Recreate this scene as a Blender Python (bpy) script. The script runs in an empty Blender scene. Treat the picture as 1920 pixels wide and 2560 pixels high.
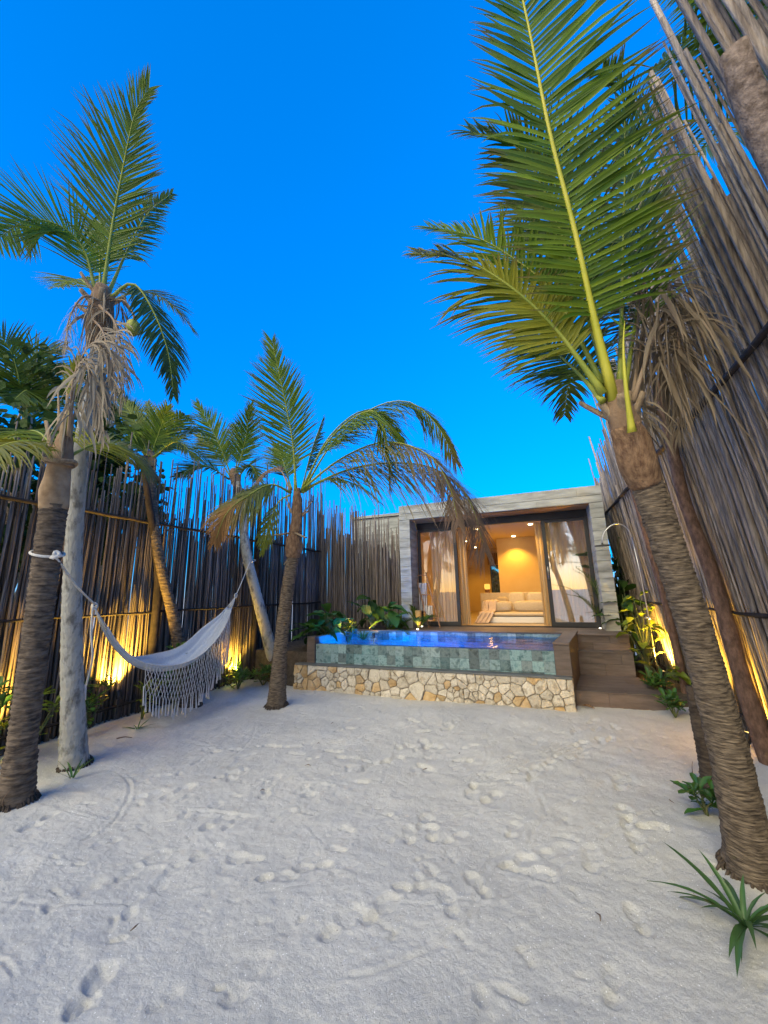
import bpy, math, random
import numpy as np
from mathutils import Vector, Matrix

random.seed(7)
rng = np.random.default_rng(11)
scene = bpy.context.scene
COL = scene.collection
R = math.radians

# ------------------------------------------------------------------ camera
def make_camera():
    pitch, yaw, roll = R(11.916), R(21.425), R(-1.28)
    fw = Vector((-math.sin(yaw) * math.cos(pitch), math.cos(yaw) * math.cos(pitch), math.sin(pitch)))
    ri = Vector((math.cos(yaw), math.sin(yaw), 0))
    up = ri.cross(fw)
    r2 = ri * math.cos(roll) + up * math.sin(roll)
    u2 = up * math.cos(roll) - ri * math.sin(roll)
    cd = bpy.data.cameras.new('camera')
    cd.sensor_fit = 'HORIZONTAL'
    cd.sensor_width = 36
    cd.lens = 958.1 / 1920 * 36
    cd.clip_start = 0.02
    cd.clip_end = 3000
    o = bpy.data.objects.new('camera', cd)
    o.matrix_world = Matrix(((r2.x, u2.x, -fw.x, 0), (r2.y, u2.y, -fw.y, 0), (r2.z, u2.z, -fw.z, 1.55), (0, 0, 0, 1)))
    COL.objects.link(o)
    scene.camera = o
make_camera()

# ------------------------------------------------------------------ sky, sun, exposure
SUN_AZ = 205.0                       # degrees clockwise from +Y: the sun has just gone down behind the camera
def make_world():
    w = bpy.data.worlds.new('World'); scene.world = w; w.use_nodes = True
    nt = w.node_tree; nt.nodes.clear()
    out = nt.nodes.new('ShaderNodeOutputWorld')
    bg = nt.nodes.new('ShaderNodeBackground'); bg.inputs['Strength'].default_value = 0.15
    def sky(el, ozone, dust):
        k = nt.nodes.new('ShaderNodeTexSky'); k.sky_type = 'NISHITA'; k.sun_disc = False
        k.sun_elevation = R(el); k.sun_rotation = R(SUN_AZ); k.ozone_density = ozone; k.dust_density = dust
        return k.outputs[0]
    # deep blue dome; towards the sunset it passes smoothly into the pale warm afterglow the door glass mirrors
    tc = nt.nodes.new('ShaderNodeTexCoord')
    dt = nt.nodes.new('ShaderNodeVectorMath'); dt.operation = 'DOT_PRODUCT'
    dt.inputs[1].default_value = (math.sin(R(SUN_AZ)), math.cos(R(SUN_AZ)), 0)
    nt.links.new(tc.outputs['Generated'], dt.inputs[0])
    mr = nt.nodes.new('ShaderNodeMapRange'); mr.interpolation_type = 'SMOOTHSTEP'
    mr.inputs['From Min'].default_value = 0.2; mr.inputs['From Max'].default_value = 0.95
    nt.links.new(dt.outputs['Value'], mr.inputs['Value'])
    mx = nt.nodes.new('ShaderNodeMix'); mx.data_type = 'RGBA'
    nt.links.new(mr.outputs[0], mx.inputs[0])
    ga = nt.nodes.new('ShaderNodeGamma'); ga.inputs[1].default_value = .65
    sc_ = nt.nodes.new('ShaderNodeVectorMath'); sc_.operation = 'SCALE'; sc_.inputs['Scale'].default_value = .94
    nt.links.new(sky(6, 9.7, 0), mx.inputs[6]); nt.links.new(sky(4, 2.0, .5), mx.inputs[7])
    nt.links.new(mx.outputs[2], ga.inputs[0]); nt.links.new(ga.outputs[0], sc_.inputs[0])
    tint = nt.nodes.new('ShaderNodeVectorMath'); tint.operation = 'MULTIPLY'; tint.inputs[1].default_value = (.8, .83, 1.06)
    nt.links.new(sc_.outputs[0], tint.inputs[0]); nt.links.new(tint.outputs[0], bg.inputs['Color'])
    nt.links.new(bg.outputs[0], out.inputs[0])
make_world()
def make_sun():
    sd = bpy.data.lights.new('sun', 'SUN'); sd.energy = 0.60; sd.angle = R(50); sd.color = (1.0, 0.87, 0.50)
    o = bpy.data.objects.new('sun', sd); COL.objects.link(o)
    el, az = R(42), R(SUN_AZ - 12)
    d = Vector((math.sin(az) * math.cos(el), math.cos(az) * math.cos(el), math.sin(el)))
    o.rotation_euler = d.to_track_quat('Z', 'Y').to_euler()
    o.location = d * 30
make_sun()
vs = scene.view_settings
vs.view_transform = 'Standard'; vs.look = 'None'; vs.gamma = 1.0; vs.use_curve_mapping = False
vs.exposure = 2.7
scene.cycles.max_bounces = 6; scene.cycles.diffuse_bounces = 3; scene.cycles.glossy_bounces = 3; scene.cycles.transmission_bounces = 3
scene.cycles.use_adaptive_sampling = True; scene.cycles.adaptive_threshold = 0.02
scene.cycles.transparent_max_bounces = 24
scene.cycles.sample_clamp_indirect = 4.0
scene.cycles.use_denoising = True

# ------------------------------------------------------------------ materials
MATS = {}
def nodes(name):
    m = bpy.data.materials.new(name); m.use_nodes = True
    nt = m.node_tree
    MATS[name] = m
    return m, nt, nt.nodes['Principled BSDF'], nt.nodes['Material Output']

def N(nt, kind, **kw):
    n = nt.nodes.new(kind)
    for k, v in kw.items():
        if k in n.inputs: n.inputs[k].default_value = v
        else: setattr(n, k, v)
    return n

def ramp(nt, src, stops):
    r = nt.nodes.new('ShaderNodeValToRGB')
    while len(r.color_ramp.elements) < len(stops): r.color_ramp.elements.new(0.5)
    for e, (p, c) in zip(r.color_ramp.elements, stops):
        e.position = p; e.color = (*c, 1) if len(c) == 3 else c
    nt.links.new(src, r.inputs[0])
    return r.outputs[0]

def mix(nt, fac, a, b, mode='MIX'):
    m = nt.nodes.new('ShaderNodeMix'); m.data_type = 'RGBA'; m.blend_type = mode
    for sock, v in ((m.inputs[0], fac), (m.inputs[6], a), (m.inputs[7], b)):
        if hasattr(v, 'node'): nt.links.new(v, sock)
        elif isinstance(v, (int, float)): sock.default_value = v
        else: sock.default_value = (*v, 1) if len(v) == 3 else v
    return m.outputs[2]

def math_(nt, op, a, b=0.0):
    m = nt.nodes.new('ShaderNodeMath'); m.operation = op
    for i, v in enumerate((a, b)):
        if hasattr(v, 'node'): nt.links.new(v, m.inputs[i])
        else: m.inputs[i].default_value = v
    return m.outputs[0]

def coords(nt, kind, stretch=(1, 1, 1)):
    if kind == 'pos':
        src = nt.nodes.new('ShaderNodeNewGeometry').outputs['Position']
    else:
        src = nt.nodes.new('ShaderNodeTexCoord').outputs['Object']
    mp = nt.nodes.new('ShaderNodeMapping'); mp.inputs['Scale'].default_value = stretch
    nt.links.new(src, mp.inputs['Vector'])
    return mp.outputs[0]

def mat(name, c1, c2=None, scale=6, stretch=(1, 1, 1), coord='pos', rough=.7, spec=.3, bump=.0, bscale=60, bstretch=None,
        rnd=0.0, metal=0.0, detail=6, c3=None, lo=.35, hi=.65, bdist=.01, sheen=0, transl=0.0):
    m, nt, b, out = nodes(name)
    c2 = c2 or c1
    v = coords(nt, coord, stretch)
    n = N(nt, 'ShaderNodeTexNoise', Scale=scale, Detail=detail, Roughness=.6)
    nt.links.new(v, n.inputs['Vector'])
    stops = [(lo, c1), (hi, c2)]
    if c3: stops = [(lo, c1), ((lo + hi) / 2, c2), (hi, c3)]
    col = ramp(nt, n.outputs['Fac'], stops)
    if rnd:
        oi = nt.nodes.new('ShaderNodeObjectInfo')
        hs = nt.nodes.new('ShaderNodeHueSaturation')
        val = math_(nt, 'MULTIPLY_ADD', oi.outputs['Random'], 2 * rnd); val.node.inputs[2].default_value = 1 - rnd
        nt.links.new(val, hs.inputs['Value']); nt.links.new(col, hs.inputs['Color'])
        sat = math_(nt, 'MULTIPLY_ADD', math_(nt, 'FRACT', math_(nt, 'MULTIPLY', oi.outputs['Random'], 7.31)), rnd)
        sat.node.inputs[2].default_value = 1 - rnd * .5
        nt.links.new(sat, hs.inputs['Saturation'])
        col = hs.outputs[0]
    nt.links.new(col, b.inputs['Base Color'])
    b.inputs['Roughness'].default_value = rough
    b.inputs['Specular IOR Level'].default_value = spec
    b.inputs['Metallic'].default_value = metal
    if bump:
        n2 = N(nt, 'ShaderNodeTexNoise', Scale=bscale, Detail=5, Roughness=.65)
        nt.links.new(coords(nt, coord, bstretch or stretch), n2.inputs['Vector'])
        bp = N(nt, 'ShaderNodeBump', Strength=bump, Distance=bdist)
        nt.links.new(n2.outputs['Fac'], bp.inputs['Height'])
        nt.links.new(bp.outputs[0], b.inputs['Normal'])
    if transl:
        tr = nt.nodes.new('ShaderNodeBsdfTranslucent'); nt.links.new(col, tr.inputs[0])
        mx = nt.nodes.new('ShaderNodeMixShader'); mx.inputs[0].default_value = transl
        nt.links.new(b.outputs[0], mx.inputs[1]); nt.links.new(tr.outputs[0], mx.inputs[2])
        nt.links.new(mx.outputs[0], out.inputs[0])
    return m

def leafmat(name, g1, g2, brown=(.16, .09, .045), transl=.3, rough=.45, spec=.35):
    """attribute lf: r = along the leaf, g = random, b = how far it has browned"""
    m, nt, b, out = nodes(name)
    at = nt.nodes.new('ShaderNodeAttribute'); at.attribute_name = 'lf'
    sp = nt.nodes.new('ShaderNodeSeparateColor'); nt.links.new(at.outputs['Color'], sp.inputs[0])
    oi = nt.nodes.new('ShaderNodeObjectInfo')
    col = mix(nt, sp.outputs[1], g1, g2)
    hs = nt.nodes.new('ShaderNodeHueSaturation'); nt.links.new(col, hs.inputs['Color'])
    val = math_(nt, 'MULTIPLY_ADD', oi.outputs['Random'], .5); val.node.inputs[2].default_value = .75
    nt.links.new(val, hs.inputs['Value'])
    n = N(nt, 'ShaderNodeTexNoise', Scale=22, Detail=4)
    nt.links.new(coords(nt, 'pos'), n.inputs['Vector'])
    c = mix(nt, math_(nt, 'MULTIPLY', n.outputs['Fac'], .45), hs.outputs[0], (g1[0] * 1.6 + .01, g1[1] * .9, g1[2] * .7))
    col = mix(nt, sp.outputs[2], c, brown)
    nt.links.new(col, b.inputs['Base Color'])
    b.inputs['Roughness'].default_value = rough; b.inputs['Specular IOR Level'].default_value = spec
    tr = nt.nodes.new('ShaderNodeBsdfTranslucent'); nt.links.new(col, tr.inputs[0])
    mx = nt.nodes.new('ShaderNodeMixShader'); mx.inputs[0].default_value = transl
    nt.links.new(b.outputs[0], mx.inputs[1]); nt.links.new(tr.outputs[0], mx.inputs[2])
    nt.links.new(mx.outputs[0], out.inputs[0])
    return m

def emit(name, col, strength):
    m, nt, b, out = nodes(name)
    e = N(nt, 'ShaderNodeEmission', Strength=strength); e.inputs[0].default_value = (*col, 1)
    nt.links.new(e.outputs[0], out.inputs[0])
    return m

def glassmat(name, fac, tint=(1, 1, 1), rough=0.0, ior=None):
    m, nt, b, out = nodes(name)
    t = nt.nodes.new('ShaderNodeBsdfTransparent'); t.inputs[0].default_value = (*tint, 1)
    g = nt.nodes.new('ShaderNodeBsdfGlossy'); g.inputs['Roughness'].default_value = rough
    mx = nt.nodes.new('ShaderNodeMixShader'); mx.inputs[0].default_value = fac
    nt.links.new(t.outputs[0], mx.inputs[1]); nt.links.new(g.outputs[0], mx.inputs[2])
    nt.links.new(mx.outputs[0], out.inputs[0])
    return m

def watermat():
    m, nt, b, out = nodes('pool_water')
    t = nt.nodes.new('ShaderNodeBsdfTransparent'); t.inputs[0].default_value = (.35, .7, 1, 1)
    g = nt.nodes.new('ShaderNodeBsdfGlossy'); g.inputs['Roughness'].default_value = .03
    f = N(nt, 'ShaderNodeFresnel', IOR=1.17)
    n1 = N(nt, 'ShaderNodeTexNoise', Scale=7, Detail=3, Roughness=.5)
    nt.links.new(coords(nt, 'pos', (.8, 1.5, 1)), n1.inputs['Vector'])
    bp = N(nt, 'ShaderNodeBump', Strength=.25, Distance=.05)
    nt.links.new(n1.outputs['Fac'], bp.inputs['Height'])
    for x in (f, g): nt.links.new(bp.outputs[0], x.inputs['Normal'])
    mx = nt.nodes.new('ShaderNodeMixShader')
    nt.links.new(f.outputs[0], mx.inputs[0])
    nt.links.new(t.outputs[0], mx.inputs[1]); nt.links.new(g.outputs[0], mx.inputs[2])
    nt.links.new(mx.outputs[0], out.inputs[0])
    return m

def sandmat():
    m, nt, b, out = nodes('sand')
    v = coords(nt, 'pos')
    n = N(nt, 'ShaderNodeTexNoise', Scale=1.3, Detail=5, Roughness=.6); nt.links.new(v, n.inputs['Vector'])
    col = ramp(nt, n.outputs['Fac'], [(.3, (.51, .497, .452)), (.7, (.635, .618, .565))])
    g = N(nt, 'ShaderNodeTexNoise', Scale=260, Detail=3, Roughness=.7); nt.links.new(v, g.inputs['Vector'])
    col = mix(nt, .22, col, ramp(nt, g.outputs['Fac'], [(.35, (.28, .26, .24)), (.65, (.98, .95, .92))]))
    # pale shell crumbs and a few dark bits lying in the sand
    vo = N(nt, 'ShaderNodeTexVoronoi', Scale=75); nt.links.new(v, vo.inputs['Vector'])
    sp = nt.nodes.new('ShaderNodeSeparateColor'); nt.links.new(vo.outputs['Color'], sp.inputs[0])
    dot = math_(nt, 'LESS_THAN', vo.outputs['Distance'], .22)
    shell = math_(nt, 'MULTIPLY', dot, math_(nt, 'GREATER_THAN', sp.outputs[0], .90))
    dark = math_(nt, 'MULTIPLY', dot, math_(nt, 'GREATER_THAN', sp.outputs[1], .975))
    col = mix(nt, shell, col, (.93, .92, .9))
    col = mix(nt, math_(nt, 'MULTIPLY', dark, .6), col, (.12, .09, .07))
    nt.links.new(col, b.inputs['Base Color'])
    ro = math_(nt, 'MULTIPLY_ADD', shell, -.6); ro.node.inputs[2].default_value = .9
    nt.links.new(ro, b.inputs['Roughness'])
    b.inputs['Specular IOR Level'].default_value = .25
    n2 = N(nt, 'ShaderNodeTexNoise', Scale=38, Detail=9, Roughness=.78); nt.links.new(v, n2.inputs['Vector'])
    h = math_(nt, 'ADD', n2.outputs['Fac'], math_(nt, 'MULTIPLY', shell, .5))
    bp = N(nt, 'ShaderNodeBump', Strength=.9, Distance=.018); nt.links.new(h, bp.inputs['Height'])
    nt.links.new(bp.outputs[0], b.inputs['Normal'])
    return m

sandmat(); watermat()
mat('concrete', (.25, .25, .225), (.46, .46, .415), 2.0, (1, 1, 5), rough=.85, bump=.4, bscale=14, bstretch=(1, 1, 9), rnd=.07)
mat('plaster', (.62, .47, .26), (.68, .53, .31), 2, rough=.9, bump=.08, bscale=30)
mat('ceiling_paint', (.58, .44, .24), None, 2, rough=.9)
mat('floor_tile', (.35, .27, .19), (.42, .33, .24), 3, rough=.5)
mat('wood_tile', (.098, .074, .064), (.165, .128, .112), 3, (1, 6, 6), rough=.5, bump=.12, bscale=10, rnd=.22, spec=.4)
mat('wood_tile_y', (.105, .062, .043), (.175, .105, .075), 3, (6, 6, 1), rough=.5, bump=.12, bscale=10, rnd=.22, spec=.4)
mat('soffit_warmlit', (.30, .16, .065), (.40, .22, .10), 3, (1, 8, 8), rough=.6)  # grey-brown soffit; the room's warm light is put into its colour
mat('black_metal', (.018, .018, .02), None, rough=.4, spec=.5)
mat('dark_steel', (.10, .10, .09), None, rough=.35, metal=.8)
mat('steel', (.55, .53, .5), None, rough=.28, metal=1)
mat('pool_tile', (.065, .115, .125), (.21, .30, .315), 11, rough=.2, spec=.6, rnd=.5, bump=.2, bscale=25, c3=(.11, .185, .20))
mat('pool_inner', (.10, .22, .30), (.16, .30, .38), 6, rough=.4)
mat('coping', (.09, .10, .105), (.13, .135, .14), 5, rough=.45, spec=.5)
mat('mortar', (.22, .185, .145), (.34, .29, .23), 20, rough=.95, bump=.4)
mat('lime_stone', (.40, .335, .25), (.68, .615, .51), 12, rough=.9, bump=1, bscale=26, rnd=.16, c3=(.56, .49, .395), bdist=.03, spec=.15)
mat('lime_stone_warm', (.44, .28, .13), (.60, .46, .28), 7, rough=.9, bump=.8, bscale=22, rnd=.16, bdist=.03, spec=.15)
mat('reed', (.095, .076, .066), (.215, .176, .152), 5, (9, 9, .6), rough=.85, bump=.6, bscale=40, bstretch=(6, 6, .3), rnd=.45)
mat('reed_grey', (.15, .12, .10), (.40, .33, .27), 6, (11, 11, .5), rough=.88, bump=.8, bscale=30, bstretch=(6, 6, .3), rnd=.38)
mat('pole', (.016, .012, .010), (.042, .031, .025), 12, rough=.85, bump=.5)
mat('log_red', (.085, .05, .036), (.20, .12, .085), 14, (2, 2, .9), rough=.85, bump=.8, bscale=35, bdist=.02)
mat('log_pink', (.13, .095, .08), (.33, .26, .23), 26, rough=.85, bump=1, bscale=40, bdist=.02)
mat('bark_dark', (.03, .022, .017), (.10, .075, .055), 11, (1, 1, 4), rough=.9, bump=.9, bscale=18, bdist=.02)
mat('bark_brown', (.05, .036, .027), (.19, .145, .105), 11, (1, 1, 4), rough=.9, bump=.9, bscale=18, bstretch=(1, 1, 5), bdist=.02)
mat('bark_tan', (.045, .033, .025), (.24, .185, .13), 16, (1, 1, 6), rough=.9, bump=.9, bscale=18, bstretch=(1, 1, 6), bdist=.02)
mat('bark_grey', (.15, .145, .135), (.36, .355, .33), 14, (1, 1, .5), rough=.9, bump=.9, bscale=16, bstretch=(2, 2, .5), bdist=.02, c3=(.33, .32, .29))
mat('boot', (.13, .07, .04), (.33, .205, .115), 16, (2.5, 2.5, 1), rough=.9, bump=1, bscale=45, bstretch=(2, 2, .6), bdist=.02)
mat('boot_tan', (.25, .16, .09), (.42, .29, .17), 9, rough=.8, bump=.5, bscale=35)
mat('stub', (.20, .14, .085), (.36, .27, .17), 10, (4, 4, 1), rough=.8, bump=.5)
mat('fibre', (.16, .10, .06), (.27, .18, .11), 12, rough=.95, bump=.6)
mat('petiole', (.17, .22, .03), (.30, .32, .05), 6, rough=.45)
mat('petiole_yellow', (.36, .36, .03), (.46, .42, .05), 6, rough=.45)
mat('petiole_dead', (.25, .17, .11), (.34, .25, .17), 8, rough=.8)
leafmat('frond_green', (.05, .125, .008), (.21, .31, .018), transl=.38)
leafmat('frond_dark', (.03, .085, .010), (.13, .22, .022), transl=.36)
leafmat('frond_yellow', (.15, .20, .014), (.26, .28, .02), transl=.35)
leafmat('frond_dead', (.19, .17, .125), (.36, .33, .25), brown=(.30, .26, .185), transl=.2, rough=.8)
leafmat('frond_brown', (.10, .14, .03), (.16, .16, .05), brown=(.24, .16, .115), transl=.25, rough=.8)
leafmat('frond_deadbrown', (.12, .098, .068), (.25, .21, .15), brown=(.19, .155, .105), transl=.2, rough=.8)
leafmat('frond_orange', (.05, .10, .012), (.10, .15, .02), brown=(.36, .16, .04))
leafmat('leaf_green', (.04, .13, .022), (.08, .19, .03), transl=.3, rough=.35, spec=.5)
leafmat('leaf_dark', (.02, .066, .016), (.045, .105, .02), transl=.3, rough=.6, spec=.15)
leafmat('leaf_lime', (.12, .20, .02), (.20, .27, .03), transl=.35, rough=.4)
leafmat('leaf_lily', (.035, .10, .035), (.06, .14, .04), transl=.2, rough=.4)
mat('stem', (.06, .09, .03), (.12, .12, .05), 10, rough=.7)
mat('coconut', (.22, .26, .03), (.30, .30, .05), 5, rough=.5)
mat('rope', (.55, .52, .47), (.68, .65, .6), 60, rough=.9, bump=.5, bscale=150)
mat('hammock_cloth', (.52, .56, .62), (.66, .69, .74), 30, (1, 6, 1), rough=.9, bump=.3, bscale=120, transl=.2)
mat('fringe', (.58, .54, .50), (.70, .66, .62), 40, rough=.95)
mat('curtain', (.62, .50, .32), (.70, .58, .40), 5, (4, 4, .3), rough=.95, transl=.55)
mat('sheer', (.80, .76, .68), (.86, .82, .75), 5, (4, 4, .3), rough=.95, transl=.55)
mat('sofa_white', (.70, .66, .62), None, rough=.7)
mat('sofa_cloth', (.46, .37, .27), (.52, .43, .32), 30, rough=.95, bump=.2, bscale=200)
mat('pillow_cloth', (.62, .53, .42), (.68, .6, .48), 30, rough=.95, bump=.2, bscale=150)
mat('throw_cloth', (.55, .40, .30), (.62, .47, .36), 30, rough=.95, bump=.3, bscale=120)
mat('ladder_wood', (.26, .13, .065), (.36, .20, .11), 8, (6, 6, 1), rough=.6)
mat('lamp_wood', (.20, .10, .045), (.28, .15, .07), 8, (6, 6, 1), rough=.6)
mat('towel', (.62, .60, .60), (.7, .68, .68), 60, rough=.95, bump=.4, bscale=200)
mat('towel_stripe', (.22, .21, .24), None, rough=.95)
mat('pot_clay', (.42, .27, .10), (.50, .33, .14), 8, rough=.7)
mat('soil', (.05, .038, .028), (.11, .085, .06), 15, rough=.95, bump=.8, bscale=30)
mat('ground_far', (.42, .40, .36), (.5, .47, .42), .3, rough=.95)
mat('twig', (.10, .06, .04), (.16, .11, .07), 20, rough=.9)
emit('lens_warm', (1, .62, .18), 20)
emit('lens_small', (1, .88, .65), 3)
emit('spot_warm', (1, .80, .45), 5)
emit('lamp_glow', (1, .48, .08), .25)
emit('pool_lens', (.25, .8, 1), 4)
glassmat('door_glass', .30)
glassmat('door_glass_thin', .07)
glassmat('window_glass', .10, (.7, .85, .75))

# ------------------------------------------------------------------ object helpers
W = {}
def link(name, data, parent=None, M=None, **props):
    o = bpy.data.objects.new(name, data)
    COL.objects.link(o)
    M = M or Matrix.Identity(4)
    W[o] = M
    if parent is not None:
        o.parent = parent
        o.matrix_parent_inverse = W[parent].inverted()
    o.matrix_basis = M
    for k, v in props.items(): o[k] = v
    return o

def empty(name, loc, label, category, group=None):
    o = link(name, None, None, Matrix.Translation(loc), label=label, category=category)
    o.empty_display_size = .1
    if group: o['group'] = group
    return o

def tag(o, label, category, group=None):
    o['label'] = label; o['category'] = category
    if group: o['group'] = group
    return o

class MB:
    def __init__(s): s.v = []; s.f = []; s.c = []; s.mi = []; s.cur = 0
    def add(s, vs, fs, cols=None):
        b = len(s.v); s.v += [tuple(map(float, p)) for p in vs]
        s.f += [tuple(i + b for i in f) for f in fs]; s.mi += [s.cur] * len(fs)
        if cols is not None: s.c += cols
        return s
    def box(s, x0, x1, y0, y1, z0, z1):
        return s.add([(x0, y0, z0), (x1, y0, z0), (x1, y1, z0), (x0, y1, z0), (x0, y0, z1), (x1, y0, z1), (x1, y1, z1), (x0, y1, z1)],
                     [(0, 3, 2, 1), (4, 5, 6, 7), (0, 1, 5, 4), (1, 2, 6, 5), (2, 3, 7, 6), (3, 0, 4, 7)])
    def prism(s, poly, z0, z1):
        n = len(poly)
        return s.add([(x, y, z0) for x, y in poly] + [(x, y, z1) for x, y in poly],
                     [tuple(range(n))[::-1], tuple(range(n, 2 * n))] + [(i, (i + 1) % n, n + (i + 1) % n, n + i) for i in range(n)])
    def tube(s, pts, rad, n=8, caps=True, ell=None):
        pts = np.array(pts, float); k = len(pts)
        rad = np.full(k, rad) if np.isscalar(rad) else np.array(rad, float)
        T = np.gradient(pts, axis=0); T /= np.linalg.norm(T, axis=1)[:, None] + 1e-12
        a = np.array((1, 0, 0.)) if abs(T[0][0]) < .8 else np.array((0, 1., 0))
        vs = []
        for i in range(k):
            u = a - T[i] * (a @ T[i]); u /= np.linalg.norm(u); a = u
            w = np.cross(T[i], u)
            for j in range(n):
                th = 2 * math.pi * j / n
                vs.append(pts[i] + rad[i] * (math.cos(th) * u + math.sin(th) * w))
        fs = [(i * n + j, i * n + (j + 1) % n, (i + 1) * n + (j + 1) % n, (i + 1) * n + j) for i in range(k - 1) for j in range(n)]
        if caps: fs += [tuple(range(n))[::-1], tuple(range((k - 1) * n, k * n))]
        return s.add(vs, fs)
    def lathe(s, prof, n=20, c=(0, 0, 0)):
        vs = [(c[0] + r * math.cos(2 * math.pi * j / n), c[1] + r * math.sin(2 * math.pi * j / n), c[2] + z) for r, z in prof for j in range(n)]
        k = len(prof)
        fs = [(i * n + j, i * n + (j + 1) % n, (i + 1) * n + (j + 1) % n, (i + 1) * n + j) for i in range(k - 1) for j in range(n)]
        fs += [tuple(range(n))[::-1], tuple(range((k - 1) * n, k * n))]
        return s.add(vs, fs)
    def grid(s, P):            # P[i][j] -> points
        P = np.array(P); a, b = P.shape[:2]
        return s.add(P.reshape(-1, 3), [(i * b + j, (i + 1) * b + j, (i + 1) * b + j + 1, i * b + j + 1) for i in range(a - 1) for j in range(b - 1)])
    def mesh(s, name, mats, smooth=False):
        me = bpy.data.meshes.new(name)
        me.from_pydata(s.v, [], s.f)
        for m in ([mats] if isinstance(mats, str) else mats): me.materials.append(MATS[m])
        if any(s.mi): me.polygons.foreach_set('material_index', s.mi)
        if smooth: me.polygons.foreach_set('use_smooth', [True] * len(me.polygons))
        if s.c:
            at = me.attributes.new('lf', 'FLOAT_COLOR', 'POINT')
            at.data.foreach_set('color', np.array(s.c, np.float32).reshape(-1))
        me.update()
        return me
    def obj(s, name, mats, parent=None, smooth=False, bevel=0, M=None, **props):
        o = link(name, s.mesh(name, mats, smooth), parent, M, **props)
        if bevel:
            b = o.modifiers.new('bevel', 'BEVEL'); b.width = bevel; b.segments = 2; b.limit_method = 'ANGLE'
        return o

def spline(pts, n):
    """Catmull-Rom through pts, n samples evenly spaced by arc length"""
    P = np.array(pts, float)
    Q = np.vstack([2 * P[0] - P[1], P, 2 * P[-1] - P[-2]])
    out = []
    for i in range(1, len(Q) - 2):
        for t in np.linspace(0, 1, 24, endpoint=False):
            a, b, c, d = Q[i - 1:i + 3]
            out.append(.5 * (2 * b + (c - a) * t + (2 * a - 5 * b + 4 * c - d) * t * t + (3 * b - a - 3 * c + d) * t ** 3))
    out.append(P[-1]); out = np.array(out)
    s = np.r_[0, np.cumsum(np.linalg.norm(np.diff(out, axis=0), axis=1))]
    u = np.linspace(0, s[-1], n)
    return np.stack([np.interp(u, s, out[:, k]) for k in range(3)], 1)

def unit(v): v = np.array(v, float); return v / (np.linalg.norm(v) + 1e-12)

# value noise for the sand and the bark
_NG = rng.random((64, 64))
def vnoise(x, y):
    x = np.asarray(x, float); y = np.asarray(y, float)
    xi = np.floor(x).astype(int); yi = np.floor(y).astype(int)
    fx = x - xi; fy = y - yi
    fx = fx * fx * (3 - 2 * fx); fy = fy * fy * (3 - 2 * fy)
    g = lambda a, b: _NG[a % 64, b % 64]
    return (g(xi, yi) * (1 - fx) + g(xi + 1, yi) * fx) * (1 - fy) + (g(xi, yi + 1) * (1 - fx) + g(xi + 1, yi + 1) * fx) * fy

# ================================================================== SETTING: sand
def smooth01(t): t = np.clip(t, 0, 1); return t * t * (3 - 2 * t)
def base_z(x, y):
    x = np.asarray(x, float); y = np.asarray(y, float)
    return .07 * smooth01((-4.1 - x) / .9) + .04 * smooth01((x - 1.2) / .5)

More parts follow.
